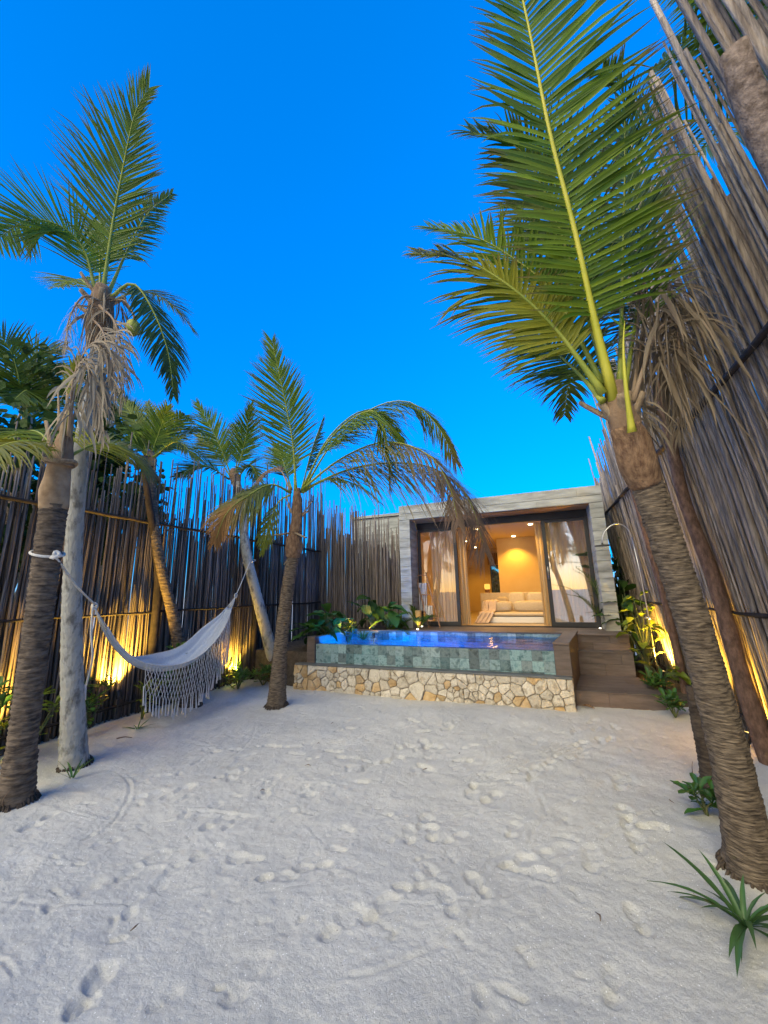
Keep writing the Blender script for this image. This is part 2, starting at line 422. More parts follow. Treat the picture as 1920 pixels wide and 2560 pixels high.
def build_sand():
    # walking lines: (x0, y0, x1, y1, number of prints, spread)
    prints = []
    r = np.random.default_rng(5)
    walks = [(-2.6, 1.2, -1.0, 5.4, 16, .10), (-.3, 1.3, -1.6, 5.2, 16, .12), (.2, 1.9, .7, 5.9, 14, .12), (-3.2, 2.2, -2.2, 4.8, 10, .15),
             (-1.2, 1.2, .4, 5.6, 15, .12), (-2.2, 1.9, .6, 3.1, 10, .12), (-3.4, 3.4, .3, 4.4, 13, .15), (-1.8, 1.3, -2.6, 3.4, 9, .12)]
    for x0, y0, x1, y1, n, sp in walks:
        a = math.atan2(y1 - y0, x1 - x0)
        for i in range(n):
            t = (i + r.random() * .4) / n
            side = .09 * (1 if i % 2 else -1)
            prints.append((x0 + (x1 - x0) * t - math.sin(a) * side + r.normal() * sp, y0 + (y1 - y0) * t + math.cos(a) * side + r.normal() * sp,
                           a + r.normal() * .25 + (math.pi if r.random() < .2 else 0), (.007 + .012 * r.random()), .7 + .3 * r.random()))
    for i in range(230):      # scuffs, toe marks
        prints.append((r.uniform(-3.8, 1.2), r.uniform(1.0, 5.7), r.uniform(0, 6.3), .003 + .008 * r.random(), r.uniform(.2, .6)))
    grooves = []
    for i in range(80):
        x, y = r.uniform(-3.4, 1.0), r.uniform(1.1, 5.6)
        a = r.choice([.9, 1.05, 1.8, .2, 2.4]) + r.normal() * .15
        L = r.uniform(.3, 1.3)
        grooves.append((x, y, a, L, r.uniform(-.5, .5), r.uniform(.002, .007), r.uniform(.005, .012)))
    for k in range(5):        # rake-like parallel drag marks
        x, y, a = r.uniform(-2.2, .6), r.uniform(2.2, 4.8), r.uniform(.7, 1.3)
        for j in range(5):
            grooves.append((x + j * .05 * math.sin(a), y - j * .05 * math.cos(a), a, r.uniform(.5, .9), .05, .006, .012))
    def height(X, Y):
        Z = base_z(X, Y)
        Z = Z + .035 * (vnoise(X * .9 + 3, Y * .9) - .5) + .022 * (vnoise(X * 2.6, Y * 2.6 + 9) - .5)
        Z = Z + .009 * (vnoise(X * 7 + 20, Y * 7) - .5) + .004 * (vnoise(X * 16, Y * 16 + 5) - .5) - .020 * np.abs(vnoise(X * 4.3 + 1, Y * 4.3 + 7) - .5) * smooth01((vnoise(X * 1.1 + 5, Y * 1.1) - .35) / .3) - .012 * np.abs(vnoise(X * 9.1 + 11, Y * 9.1) - .5) + .004 * (vnoise(X * 31 + 8, Y * 31) - .5) + .004 * (vnoise(X * 62 + 3, Y * 62) - .5)
        for px, py, a, d, s in prints:
            m = (np.abs(X - px) < .3) & (np.abs(Y - py) < .3)
            if not m.any(): continue
            x = X[m] - px; y = Y[m] - py
            u = (x * math.cos(a) + y * math.sin(a)) / s; v = (-x * math.sin(a) + y * math.cos(a)) / s
            ball = np.sqrt(((u - .055) / .075) ** 2 + (v / .052) ** 2)
            heel = np.sqrt(((u + .075) / .055) ** 2 + (v / .038) ** 2)
            e = np.minimum(ball, heel)
            e = e + .35 * (vnoise(X[m] * 30 + 4, Y[m] * 30) - .5)
            dz = -d * smooth01((1.12 - e) / .3) * (1 + .5 * (heel < ball))
            dz += d * .22 * np.exp(-((e - 1.4) / .2) ** 2)
            Z[m] += dz * (.8 + .4 * vnoise(X[m] * 25, Y[m] * 25))
        for px, py, a, L, bend, d, w in grooves:
            m = (np.abs(X - px) < L * .7 + .1) & (np.abs(Y - py) < L * .7 + .1)
            if not m.any(): continue
            x = X[m] - px; y = Y[m] - py
            u = x * math.cos(a) + y * math.sin(a); v = -x * math.sin(a) + y * math.cos(a)
            v = v - bend * (u * u) + .02 * (vnoise(X[m] * 9, Y[m] * 9) - .5)
            k = smooth01((L / 2 - np.abs(u)) / .1)
            Z[m] += k * d * (-np.exp(-(v / w) ** 2) + .7 * np.exp(-((np.abs(v) - 2 * w) / w) ** 2))
        return Z
    xs = np.r_[np.linspace(-9, -5.3, 8), np.linspace(-5.2, 2.0, 480), np.linspace(2.1, 6, 8)]
    ys = np.r_[np.linspace(-8, .6, 20), np.geomspace(1.4, 6.6, 430) - .72, np.linspace(6.0, 9.0, 50)]
    X, Y = np.meshgrid(xs, ys, indexing='ij')
    Z = height(X, Y)
    a, b = X.shape
    me = bpy.data.meshes.new('sand_ground')
    idx = np.arange(a * b).reshape(a, b)
    q = np.stack([idx[:-1, :-1], idx[1:, :-1], idx[1:, 1:], idx[:-1, 1:]], -1).reshape(-1, 4)
    me.vertices.add(a * b); me.vertices.foreach_set('co', np.stack([X, Y, Z], -1).reshape(-1).astype(np.float32))
    me.loops.add(q.size); me.loops.foreach_set('vertex_index', q.reshape(-1).astype(np.int32))
    me.polygons.add(len(q)); me.polygons.foreach_set('loop_start', np.arange(0, q.size, 4, dtype=np.int32))
    me.polygons.foreach_set('use_smooth', np.ones(len(q), bool))
    me.materials.append(MATS['sand']); me.update(calc_edges=True); me.validate()
    link('sand_ground', me, None, kind='structure', label='pale rippled sand of the yard covered in footprints')
build_sand()
MB().box(-900, 900, -900, 900, -.6, -.12).obj('ground', 'ground_far', kind='structure', label='flat ground beyond the fenced yard')

# ================================================================== FENCES
def reed_mesh(name, L, r, curve, bend, material, n=5, k=4):
    """one reed standing at the origin; curve(z) is the lean of the fence"""
    mb = MB(); rr = random.Random(int(L * 100) + 17)
    zs = np.linspace(0, L, k + 1)
    ph = rr.random() * 6
    pts = [(curve(z) + bend * math.sin(ph + z * 1.1), bend * math.cos(ph * 2 + z * .9), z) for z in zs]
    rad = [r * (1 - .35 * z / L) * (1 + rr.uniform(-.1, .1)) for z in zs]
    mb.tube(pts, rad, n)
    return mb.mesh(name, material, smooth=True)

def lean_right(z): return -(.085 * z + .006 * z * z)

def build_fence(name, label, path, pitch, lens, radius, curve, material, zbase, back_frac, seed, rot=0.0, rails=()):
    """path(s) -> (x, y) for s metres along the fence; reeds stand one by one, a second denser layer behind them"""
    rr = random.Random(seed)
    total, fn, heading = path
    root = empty(name, (*fn(0), 0), label, 'fence')
    n = int(total / pitch)
    cache = {}
    for i in range(n):
        s = (i + .5 + rr.uniform(-.25, .25)) * pitch
        x, y = fn(s)
        lo, hi = lens(s)
        L = rr.uniform(lo, hi)
        if rr.random() < .07: L *= rr.uniform(1.06, 1.16)
        if rr.random() < .12: L *= rr.uniform(.86, .95)
        key = (round(L * 4) / 4, rr.randrange(4))
        if key not in cache:
            cache[key] = reed_mesh('reed', key[0] + rr.uniform(-.1, .1), radius * rr.choice((.75, .95, 1.15, 1.7)), curve, .018, material)
        off = rr.uniform(-.022, .022)
        h = heading(s)
        M = Matrix.Translation((x - math.sin(h) * off, y + math.cos(h) * off, zbase - .05)) @ Matrix.Rotation(rr.uniform(-.016, .016), 4, 'X')
        if curve(1) == 0: M = M @ Matrix.Rotation(rr.uniform(0, 6.28), 4, 'Z')
        link('reed', cache[key], root, M)
    # the denser layer behind, standing shoulder to shoulder
    mb = MB()
    sp = radius * 1.2
    m = int(total / sp)
    for i in range(m):
        s = i * sp
        if rr.random() < .004: continue
        x, y = fn(s); h = heading(s)
        lo, hi = lens(s)
        L = back_frac(s) * rr.uniform(.9, 1.07) * (rr.uniform(.6, .9) if rr.random() < .05 else 1)
        off = .05 + rr.uniform(-.012, .03)
        x0, y0 = x - math.sin(h) * off, y + math.cos(h) * off
        ty = rr.uniform(-.012, .012)
        rb = radius * 1.15
        mb.tube([(x0 + curve(z), y0 + ty * z, zbase - .05 + z) for z in np.linspace(0, L, 4)], [rb, rb, rb, rb * .8], 4, caps=False)
    mb.obj('reed_backing', material, root, smooth=True, kind='stuff')
    for z, r_, off in rails:
        pts = []
        for s in np.linspace(0, total, 26):
            x, y = fn(s); h = heading(s)
            pts.append((x - math.sin(h) * off + curve(z), y + math.cos(h) * off, z + rr.uniform(-.012, .012)))
        MB().tube(pts, [r_ * rr.uniform(.85, 1.15) for _ in pts], 7).obj('rail', 'pole', root, smooth=True)
        for s in np.arange(.3, total, .62):      # dark wire lashings that hold the rail
            s2 = s + rr.uniform(-.1, .1); x, y = fn(s2); h = heading(s2)
            c = np.array((x - math.sin(h) * off + curve(z), y + math.cos(h) * off, z))
            t = np.array((math.cos(h), math.sin(h), 0)); o_ = np.array((-math.sin(h), math.cos(h), 0))
            MB().tube([c + t * (.012 * k / 14 - .006) + (o_ * math.cos(2.6 * k) + np.array((0, 0, 1)) * math.sin(2.6 * k)) * r_ * 1.25 for k in range(15)], .0035, 4).obj('lashing', 'black_metal', root, smooth=True)
    return root

# headings are chosen so that the offset axis (-sin h, cos h) points away from the yard
fence_r = build_fence('reed_fence', 'tall leaning fence of thick grey poles beside the leaning palm trunk',
    (9.2, lambda s: (1.86, .9 + s), lambda s: -math.pi / 2), .031,
    lambda s: (max(3.5, 5.25 - .19 * s), max(4.1, 6.1 - .24 * s)), .0165, lean_right, 'reed_grey', 0, lambda s: max(3.0, 4.55 - .17 * s), 3,
    rails=((3.12, .028, -.05), (1.3, .02, -.05), (.25, .02, -.05)))
fence_l = build_fence('reed_fence', 'dark reed fence running behind the hammock',
    (7.1, lambda s: (-5.08, 1.5 + s), lambda s: math.pi / 2), .024,
    lambda s: (2.85 + .12 * s, 3.35 + .13 * s), .0125, lambda z: 0, 'reed', .02, lambda s: 2.72, 4,
    rails=((2.6, .022, -.045), (1.36, .016, -.045), (.24, .016, -.045)))
fence_b = build_fence('reed_fence', 'dark reed fence meeting the concrete pillar behind the pool plants',
    (2.36, lambda s: (-5.13 + s, 8.42), lambda s: 0.0), .022,
    lambda s: (3.6 - .36 * s, 4.1 - .42 * s), .0125, lambda z: 0, 'reed', .02, lambda s: 3.15 - .3 * s, 6)

def log(points, rad, material, parent, name='post', n=12, knots=0.0):
    P = spline(points, 26)
    r = np.interp(np.linspace(0, 1, 26), np.linspace(0, 1, len(rad)), rad)
    r = r * (1 + knots * (rng.random(26) - .5))
    return MB().tube(P, r, n).obj(name, material, parent, smooth=True)
log([(1.70, 4.60, -.05), (1.64, 4.67, .7), (1.585, 4.70, 1.6), (1.49, 4.76, 2.42), (1.42, 4.62, 3.16), (1.36, 4.55, 3.7)], [.075, .07, .062, .055, .05, .045], 'log_red', fence_r, knots=.12)
log([(1.77, 2.22, -.05), (1.62, 2.22, 1.6), (1.42, 2.17, 3.0), (1.235, 2.06, 3.82), (1.145, 1.94, 4.14)], [.09, .09, .088, .082, .06], 'log_pink', fence_r, knots=.10)
log([(1.72, 6.7, -.05), (1.66, 6.7, 1.2), (1.52, 6.68, 2.6), (1.42, 6.66, 3.5)], [.05, .05, .045, .04], 'log_red', fence_r, knots=.1)
log([(-4.99, 3.98, -.05), (-4.98, 3.94, 1.0), (-4.97, 3.92, 1.78), (-4.97, 3.84, 2.2), (-4.97, 3.61, 3.02), (-4.97, 3.5, 3.5)], [.06, .06, .055, .05, .045, .04], 'pole', fence_l, knots=.15)
log([(-4.99, 6.0, -.05), (-4.99, 6.0, 1.6), (-5.0, 6.0, 3.4)], [.05, .048, .04], 'pole', fence_l, knots=.1)

# ================================================================== STONE WALL
def voronoi_cells(w, h, n, seed, relax=3):
    r = np.random.default_rng(seed)
    P = np.stack([r.random(n) * w, r.random(n) * h], 1)
    def cells(P):
        out = []
        for i, p in enumerate(P):
            poly = [(0, 0), (w, 0), (w, h), (0, h)]
            d = np.hypot(*(P - p).T); order = np.argsort(d)[1:24]
            for j in order:
                q = P[j]; m = (p + q) / 2; nrm = q - p
                new = []
                for k in range(len(poly)):
                    a, b = np.array(poly[k]), np.array(poly[(k + 1) % len(poly)])
                    da, db = (a - m) @ nrm, (b - m) @ nrm
                    if da <= 0: new.append(tuple(a))
                    if da * db < 0: new.append(tuple(a + (b - a) * da / (da - db)))
                poly = new
                if len(poly) < 3: break
            out.append(poly)
        return out
    for _ in range(relax):
        C_ = cells(P)
        P = np.array([np.mean(c, 0) if len(c) > 2 else p for c, p in zip(C_, P)]) + r.normal(size=P.shape) * .012
        P = np.clip(P, (.01, .01), (w - .01, h - .01))
    return cells(P)

def stone_piece(poly, place, depth, rr, parent, warm):
    """a rough stone: inset outline, rounded face; place(u, v, d) -> world"""
    P = np.array(poly); c = P.mean(0)
    # subdivide and round the outline, then shrink for the joint
    pts = []
    for i in range(len(P)):
        a, b = P[i], P[(i + 1) % len(P)]
        for t in (.12, .5, .88):
            pts.append(a + (b - a) * t)
    pts = np.array(pts)
    ctr = pts.mean(0)
    size = np.linalg.norm(pts - ctr, axis=1)
    out = pts + (ctr - pts) / size[:, None] * (.003 + rr.uniform(0, .0035)) + np.array([[rr.uniform(-.003, .003), rr.uniform(-.003, .003)] for _ in pts])
    k = len(out); vs = []; fs = []
    bul = depth * rr.uniform(.7, 1.25)
    tx, tz = rr.uniform(-.15, .15), rr.uniform(-.15, .15)
    for sc, d in ((1.0, -.03), (1.0, bul * .45), (.9, bul * .85), (.55, bul * 1.0)):
        for p in out:
            q = ctr + (p - ctr) * sc
            dd = d + ((q[0] - ctr[0]) * tx + (q[1] - ctr[1]) * tz) * (d > 0) + (rr.uniform(-.004, .004) if d > 0 else 0)
            vs.append(place(q[0], q[1], dd))
    vs.append(place(ctr[0], ctr[1], bul * rr.uniform(.95, 1.1)))
    for r_ in range(3):
        for j in range(k):
            fs.append((r_ * k + j, r_ * k + (j + 1) % k, (r_ + 1) * k + (j + 1) % k, (r_ + 1) * k + j))
    fs += [(3 * k + j, 3 * k + (j + 1) % k, 4 * k) for j in range(k)]
    MB().add(vs, fs).obj('stone', 'lime_stone_warm' if warm else 'lime_stone', parent, smooth=False)

def build_stone_wall():
    root = empty('stone_wall', (-1.86, 5.9, 0), 'low rubble wall of pale limestone under the tiled pool edge', 'stone wall')
    MB().box(-4.0, .27, 5.89, 6.04, -.1, .382).obj('mortar', 'mortar', root)
    rr = random.Random(9)
    Lw, H = 4.30, .44
    for poly in voronoi_cells(Lw, H, 125, 21, 1):
        if len(poly) < 3: continue
        cx = np.mean(poly, 0)[0]
        stone_piece(poly, lambda u, v, d: (-4.01 + u, 5.888 - d, -.055 + v), .028, rr, root, (cx < .5 and rr.random() < .75) or rr.random() < .14)
    for poly in voronoi_cells(.34, H, 9, 3, 2):
        if len(poly) < 3: continue
        stone_piece(poly, lambda u, v, d: (.272 + d, 5.87 + u, -.055 + v), .025, rr, root, False)
    for poly in voronoi_cells(.3, H, 7, 5, 2):
        if len(poly) < 3: continue
        stone_piece(poly, lambda u, v, d: (-4.002 - d, 6.17 - u, -.055 + v), .025, rr, root, True)
build_stone_wall()

# ================================================================== POOL
POOL_X0, POOL_Y0, POOL_Y1, WATER_Z = -3.68, 6.02, 7.66, .722
def pool_right(y): return .10 + (y - 6.0) * .135
def build_pool():
    root = empty('swimming_pool', (-1.8, 6.8, .4), 'raised plunge pool with green stone tiles and blue lit water', 'pool')
    x0, y0, y1 = POOL_X0, POOL_Y0, POOL_Y1
    MB().box(-4.0, .285, 5.872, 6.035, .384, .408).obj('ledge', 'coping', root, bevel=.004)
    # basin: floor, front wall core, inner faces
    MB().box(x0, .12, y0 + .012, y0 + .16, -.3, WATER_Z - .012).obj('front_wall', 'pool_inner', root)
    MB().box(x0 - .14, .27, y0, y1 + .1, -.45, -.3).obj('floor', 'pool_inner', root)
    MB().box(x0 - .14, x0, y0 + .1, y1 + .1, -.3, .82).obj('side_wall', 'pool_inner', root)
    MB().box(x0 - .14, .5, y1 + .012, y1 + .1, -.3, .775).obj('back_wall', 'pool_inner', root)
    # face tiles, two full courses and a cut course at the foot
    rr = random.Random(12)
    tw = .1455
    n = int(round((.098 - x0) / tw)); tw = (.098 - x0) / n
    for zi, (za, zb) in enumerate(((.575, .716), (.432, .572), (.410, .429))):
        for i in range(n):
            a, b = x0 + i * tw + .0012, x0 + (i + 1) * tw - .0012
            d = rr.uniform(0, .0025)
            MB().box(a, b, y0 - d, y0 + .012, za, zb).obj('tile', 'pool_tile', root)
    for i in range(n + 1):      # the waterline course of the back wall
        a, b = x0 + i * tw + .0015, x0 + (i + 1) * tw - .0015
        MB().box(a, b, y1 - rr.uniform(0, .002), y1 + .012, .60, .772).obj('tile', 'pool_tile', root)
    # side block with wood-look cladding that runs back to the terrace
    poly = [(.10, 5.995), (.30, 5.995), (.545, 7.75), (.34, 7.75)]
    MB().prism(poly, .40, .80).obj('end_block', 'wood_tile', root, bevel=.004)
    MB().prism([(.094, 5.985), (.306, 5.985), (.385, 6.55), (.18, 6.55)], .803, .832).obj('block_cap', 'wood_tile', root, bevel=.004)
    MB().prism([(.183, 6.553), (.388, 6.553), (.548, 7.70), (.343, 7.70)], .803, .832).obj('block_cap', 'wood_tile', root, bevel=.004)
    MB().prism([(.285, 6.06), (.30, 6.03), (.545, 7.75), (.40, 7.75)], -.1, .40).obj('block_base', 'wood_tile', root)
    MB().box(-3.84, -3.685, 5.99, 6.25, .40, .832).obj('end_block', 'wood_tile', root, bevel=.004)
    # underwater light in the left wall near the front
    MB().lathe([(.0, -.012), (.07, -.012), (.07, .0), (.0, .002)], 20).obj('underwater_lamp', 'pool_lens', root, smooth=False,
        M=Matrix.Translation((-3.1, 6.75, -.27)))
    for i, (x, y, z, e) in enumerate(((-3.0, 6.5, .36, 9), (-2.1, 6.9, .2, 11))):
        ld = bpy.data.lights.new('pool_light', 'POINT'); ld.energy = e; ld.color = (.0, .22, 1.0) if i else (.0, .42, 1.0); ld.shadow_soft_size = .12
        link('pool_light', ld, root, Matrix.Translation((x, y, z)))
    return root
pool = build_pool()

def build_water():
    xs = np.linspace(0, 1, 120); ys = np.linspace(0, 1, 60)
    P = []
    for u in xs:
        row = []
        for v in ys:
            y = POOL_Y0 + .004 + (POOL_Y1 - POOL_Y0 - .006) * v
            xr = pool_right(y) - .002
            x = POOL_X0 + .002 + (xr - POOL_X0 - .004) * u
            z = WATER_Z + .004 * math.sin(x * 9 + 3 * math.sin(y * 4)) * min(1, v * 4) + .003 * math.sin(y * 17 + x * 5) * min(1, v * 4)
            row.append((x, y, z))
        P.append(row)
    o = MB().grid(P).obj('water', 'pool_water', smooth=True, kind='structure', label='rippled blue pool water')
build_water()

# ================================================================== STEPS AND TERRACE
DECK = .80
def build_steps():
    root = empty('steps', (.85, 6.9, 0), 'brown wood-look steps climbing beside the pool to the terrace', 'steps')
    rr = random.Random(2)
    MB().box(.335, 1.32, 6.215, 7.35, -.1, .165).obj('step_core', 'soil', root)
    MB().box(.36, 1.26, 7.355, 7.66, -.1, .52).obj('step_core', 'soil', root)
    def row(x0, x1, cuts, y0, y1, z0, z1, name):
        xs = [x0] + cuts + [x1]
        for a, b in zip(xs, xs[1:]):
            MB().box(a + .0015, b - .0015, y0 - rr.uniform(0, .001), y1, z0, z1 + rr.uniform(0, .0008)).obj(name, 'wood_tile', root, bevel=.002)
    row(.30, 1.36, [.72], 6.195, 6.213, -.06, .166, 'riser')
    y = 6.19
    for k, w in enumerate((.29, .29, .29, .286)):
        row(.30, 1.36 if k < 2 else 1.29, [[.95], [.62], [1.05], [.7]][k], y, y + w - .003, .168, .188, 'tread'); y += w
    row(.42, 1.27, [.86], 7.338, 7.353, .188, .355, 'riser')
    row(.42, 1.27, [.66, 1.1], 7.338, 7.353, .358, .525, 'riser')
    row(.42, 1.28, [.98], 7.322, 7.532, .528, .549, 'tread')
    row(.44, 1.28, [.75], 7.522, 7.538, .550, .66, 'riser')
    row(.44, 1.28, [1.0], 7.522, 7.538, .663, .776, 'riser')
build_steps()

def build_terrace():
    root = empty('terrace', (-.9, 8.1, .7), 'brown plank terrace between the pool and the glass doors', 'terrace')
    rr = random.Random(4)
    MB().box(-3.8, 1.30, 7.69, 8.66, .45, .776).obj('terrace_base', 'wood_tile', root)
    y = 7.50
    k = 0
    while y < 8.66:
        w = .148
        x = -3.7 + rr.uniform(-.9, 0)
        x_lo = -3.72 if y > 7.62 else .45
        edges = [x_lo]
        while x < 1.30:
            x += 1.2
            if edges[-1] + .2 < x < 1.15: edges.append(x)
        edges.append(1.305)
        for a, b in zip(edges, edges[1:]):
            MB().box(a + .0015, b - .0015, y, min(y + w - .003, 8.672), .779, DECK + rr.uniform(-.001, .001)).obj('plank', 'wood_tile', root, bevel=.002)
        y += w; k += 1
build_terrace()

# ================================================================== HOUSE
HY0, HY1 = 8.10, 14.2
def build_house():
    root = empty('villa', (-.77, 8.7, .8), 'flat roofed villa of board marked concrete with open glass front', 'house')
    rr = random.Random(8)
    # board marked piers: a core with one proud cast course after another
    for x0, x1 in ((-2.82, -2.57), (1.04, 1.275)):
        MB().box(x0 + .016, x1 - .016, HY0 + .016, 8.66, -.1, 3.14).obj('pier', 'concrete', root)
        z = .25
        while z < 3.14:
            h = rr.choice((.125, .19, .19, .24))
            z1 = min(z + h, 3.149)
            if 3.149 - z1 < .06: z1 = 3.149
            MB().box(x0 + rr.uniform(0, .003), x1 - rr.uniform(0, .003), HY0 + rr.uniform(0, .003), 8.64, z + .0035, z1 - .0035).obj('concrete_board', 'concrete', root, bevel=.003)
            z = z1
    MB().box(-2.812, 1.267, HY0 + .016, 8.9, 3.162, 3.46).obj('lintel', 'concrete', root)
    for z0, z1, cuts in ((3.15, 3.295, (-1.7, .1)), (3.295, 3.485, (-.6, .85))):
        xs = [-2.82, *cuts, 1.275]
        for a, b in zip(xs, xs[1:]):
            MB().box(a + .0015, b - .0015, HY0 + rr.uniform(0, .003), 8.75, z0 + .004, z1 - .004).obj('concrete_board', 'concrete', root, bevel=.003)
    MB().box(-2.566, 1.036, HY0 + .06, 8.63, 3.132, 3.152).obj('soffit', 'soffit_warmlit', root)
    # room shell
    MB().box(-2.85, -2.68, 8.665, HY1 + .2, 0, 3.46).obj('side_wall', 'plaster', root)
    MB().box(1.14, 1.27, 8.665, HY1 + .2, 0, 3.46).obj('side_wall', 'plaster', root)
    MB().box(-2.86, 1.28, 8.93, HY1 + .22, 3.30, 3.47).obj('roof', 'concrete', root)
    MB().box(-2.68, 1.14, 8.70, HY1, 3.0, 3.06).obj('ceiling', 'ceiling_paint', root)
    MB().box(-2.68, 1.14, 8.66, HY1, .70, .815).obj('room_floor', 'floor_tile', root)
    bw = lambda a, b, c, d: MB().box(a, b, HY1, HY1 + .15, c, d).obj('back_wall', 'plaster', root)
    bw(-2.68, -1.56, .8, 3.0); bw(-1.22, 1.14, .8, 3.0); bw(-1.56, -1.22, .8, 1.45); bw(-1.56, -1.22, 2.42, 3.0)
    # a pier inside the room that carries the wash light
    MB().box(-1.02, -.98, 11.35, HY1, .82, 3.0).obj('partition', 'plaster', root)
    MB().box(-.98, 1.14, 11.35, 11.45, .82, 3.0).obj('partition', 'plaster', root)
    win = MB().box(-1.56, -1.22, HY1 + .02, HY1 + .03, 1.45, 2.42).obj('window', 'window_glass', root)
    for a, b, c, d in ((-1.56, -1.53, 1.45, 2.42), (-1.25, -1.22, 1.45, 2.42), (-1.53, -1.25, 1.45, 1.48), (-1.53, -1.25, 2.39, 2.42)):
        MB().box(a, b, HY1 - .02, HY1 + .05, c, d).obj('window_frame', 'black_metal', win)
    for i in range(9):
        x = -1.62 + i * .06
        MB().box(x, x + .035, HY1 - .06, HY1 - .03, 2.45, 2.85).obj('slat', 'lamp_wood', root)
    # sliding doors
    MB().box(-2.568, 1.038, 8.60, 8.70, 2.975, 3.128).obj('door_header', 'black_metal', root, bevel=.003)
    MB().box(-2.568, 1.038, 8.64, 8.72, .80, .822).obj('door_track', 'black_metal', root)
    for nm, x0, x1, lab in (('sliding_door', -2.56, -1.64, 'door panel with a drawn curtain behind'), ('sliding_door', .16, 1.036, 'door panel mirroring the evening sky')):
        d = MB().box(x0, x0 + .075, 8.61, 8.66, .824, 2.972).obj(nm, 'black_metal', root, bevel=.003); d['label'] = lab
        MB().box(x1 - .075, x1, 8.61, 8.66, .824, 2.972).obj('frame', 'black_metal', d, bevel=.003)
        MB().box(x0 + .075, x1 - .075, 8.61, 8.66, .824, .905).obj('frame', 'black_metal', d, bevel=.003)
        MB().box(x0 + .075, x1 - .075, 8.61, 8.66, 2.915, 2.972).obj('frame', 'black_metal', d, bevel=.003)
        MB().box(x0 + .074, x1 - .074, 8.630, 8.638, .904, 2.916).obj('glass', 'door_glass' if x0 > 0 else 'door_glass_thin', d)
    h = MB().tube([(.2, 8.6, 1.75), (.2, 8.575, 1.76), (.2, 8.575, 1.99), (.2, 8.6, 2.0)], .008, 8).obj('door_handle', 'steel', root, smooth=True)
    # recessed ceiling spots
    for x, y, e in ((-.05, 9.15, 16), (-1.28, 9.25, 16), (-.52, 11.0, 26), (-1.9, 11.4, 16), (-1.9, 13.2, 16), (.4, 10.4, 10)):
        MB().lathe([(.0, -.006), (.045, -.006), (.045, .0), (.0, .001)], 16).obj('ceiling_spot', 'spot_warm', root, M=Matrix.Translation((x, y, 2.992)))
        ld = bpy.data.lights.new('spot_beam', 'SPOT'); ld.energy = e * .8; ld.color = (1, .52, .06); ld.spot_size = R(110); ld.spot_blend = .6; ld.shadow_soft_size = .04
        link('spot_beam', ld, root, Matrix.Translation((x, y, 2.975)))
    return root
house = build_house()
# neighbouring building seen over the fence
nb = empty('neighbour_building', (-4.6, 11, 0), 'plain grey concrete block rising behind the reed fence', 'building')
MB().box(-4.75, -3.05, 9.7, 13, 0, 3.60).obj('wall', 'concrete', nb)
MB().box(-4.80, -3.0, 9.65, 13.1, 3.61, 3.68).obj('roof', 'concrete', nb)

# ================================================================== PALMS
def trunk(parent, pts, rads, material, ring=.045, amp=.05, n=26, name='trunk', rough=.0, flare=0.0, step=.011):
    """tapered trunk with the leaf-scar rings modelled as overlapping steps"""
    P0 = np.array(pts, float)
    L = np.linalg.norm(np.diff(P0, axis=0), axis=1).sum()
    k = max(20, int(L / step))
    P = spline(pts, k)
    rad = np.interp(np.linspace(0, 1, k), np.linspace(0, 1, len(rads)), rads)
    s = np.linspace(0, L, k)
    T = np.gradient(P, axis=0); T /= np.linalg.norm(T, axis=1)[:, None]
    a = np.array((1., 0, 0)); vs = np.zeros((k, n, 3)); th = np.linspace(0, 2 * np.pi, n, endpoint=False)
    sd = random.random() * 50
    for i in range(k):
        u = a - T[i] * (a @ T[i]); u /= np.linalg.norm(u); a = u
        w = np.cross(T[i], u)
        ph = s[i] / ring + .55 * (vnoise(np.cos(th) * 1.3 + sd, np.sin(th) * 1.3 + s[i] * 3) - .5) + .7 * vnoise(sd, s[i] * 5)
        saw = ph - np.floor(ph)
        av = .35 + 1.3 * vnoise(np.floor(ph) * 1.73 + sd, 3.1 + .9 * np.cos(th))
        r = rad[i] * (1 + amp * av * (saw ** 1.6 - .4) + rough * (vnoise(th * 4 + sd, s[i] * 22 + 0 * th) - .5) + .03 * (vnoise(np.cos(th) * 2 + sd, s[i] * 2 + np.sin(th) * 2) - .5))
        r = r * (1 + flare * math.exp(-s[i] / .16))
        vs[i] = P[i] + r[:, None] * (np.cos(th)[:, None] * u + np.sin(th)[:, None] * w)
    fs = [(i * n + j, i * n + (j + 1) % n, (i + 1) * n + (j + 1) % n, (i + 1) * n + j) for i in range(k - 1) for j in range(n)]
    fs.append(tuple(range((k - 1) * n, k * n)))
    return MB().add(vs.reshape(-1, 3), fs).obj(name, material, parent, smooth=True)

def leaflet(d0, base, L, w, nrm, droop, curl, rr, seg=5, fold=.35):
    """a folded strip: 3 points across, seg+1 along; returns verts, faces, along-values"""
    d = unit(d0); p = np.array(base, float); step = L / seg
    vs, al = [], []
    curl_axis = unit(np.cross(d, nrm))
    for i in range(seg + 1):
        s = i / seg
        ww = w * (0.55 + 1.2 * s if s < .3 else .91 * (1 - ((s - .3) / .7) ** 1.7)) + .0006
        b = unit(np.cross(d, nrm))
        nn = unit(np.cross(b, d))
        vs += [p + b * ww * .5 + nn * ww * fold * .5, p, p - b * ww * .5 + nn * ww * fold * .5]
        al += [s] * 3
        p = p + d * step
        g = droop * (s + .25) * 1.1 / seg * 2.2
        d = unit(d + np.array((0, 0, -1.)) * g)
        d = unit(d + b * rr.gauss(0, .045) + nn * rr.gauss(0, .03))
        if curl and s > .35:
            d = unit(d - nn * curl * (s - .3) / seg * 4)
    fs = []
    for i in range(seg):
        a = i * 3
        fs += [(a, a + 1, a + 4, a + 3), (a + 1, a + 2, a + 5, a + 4)]
    return vs, fs, al

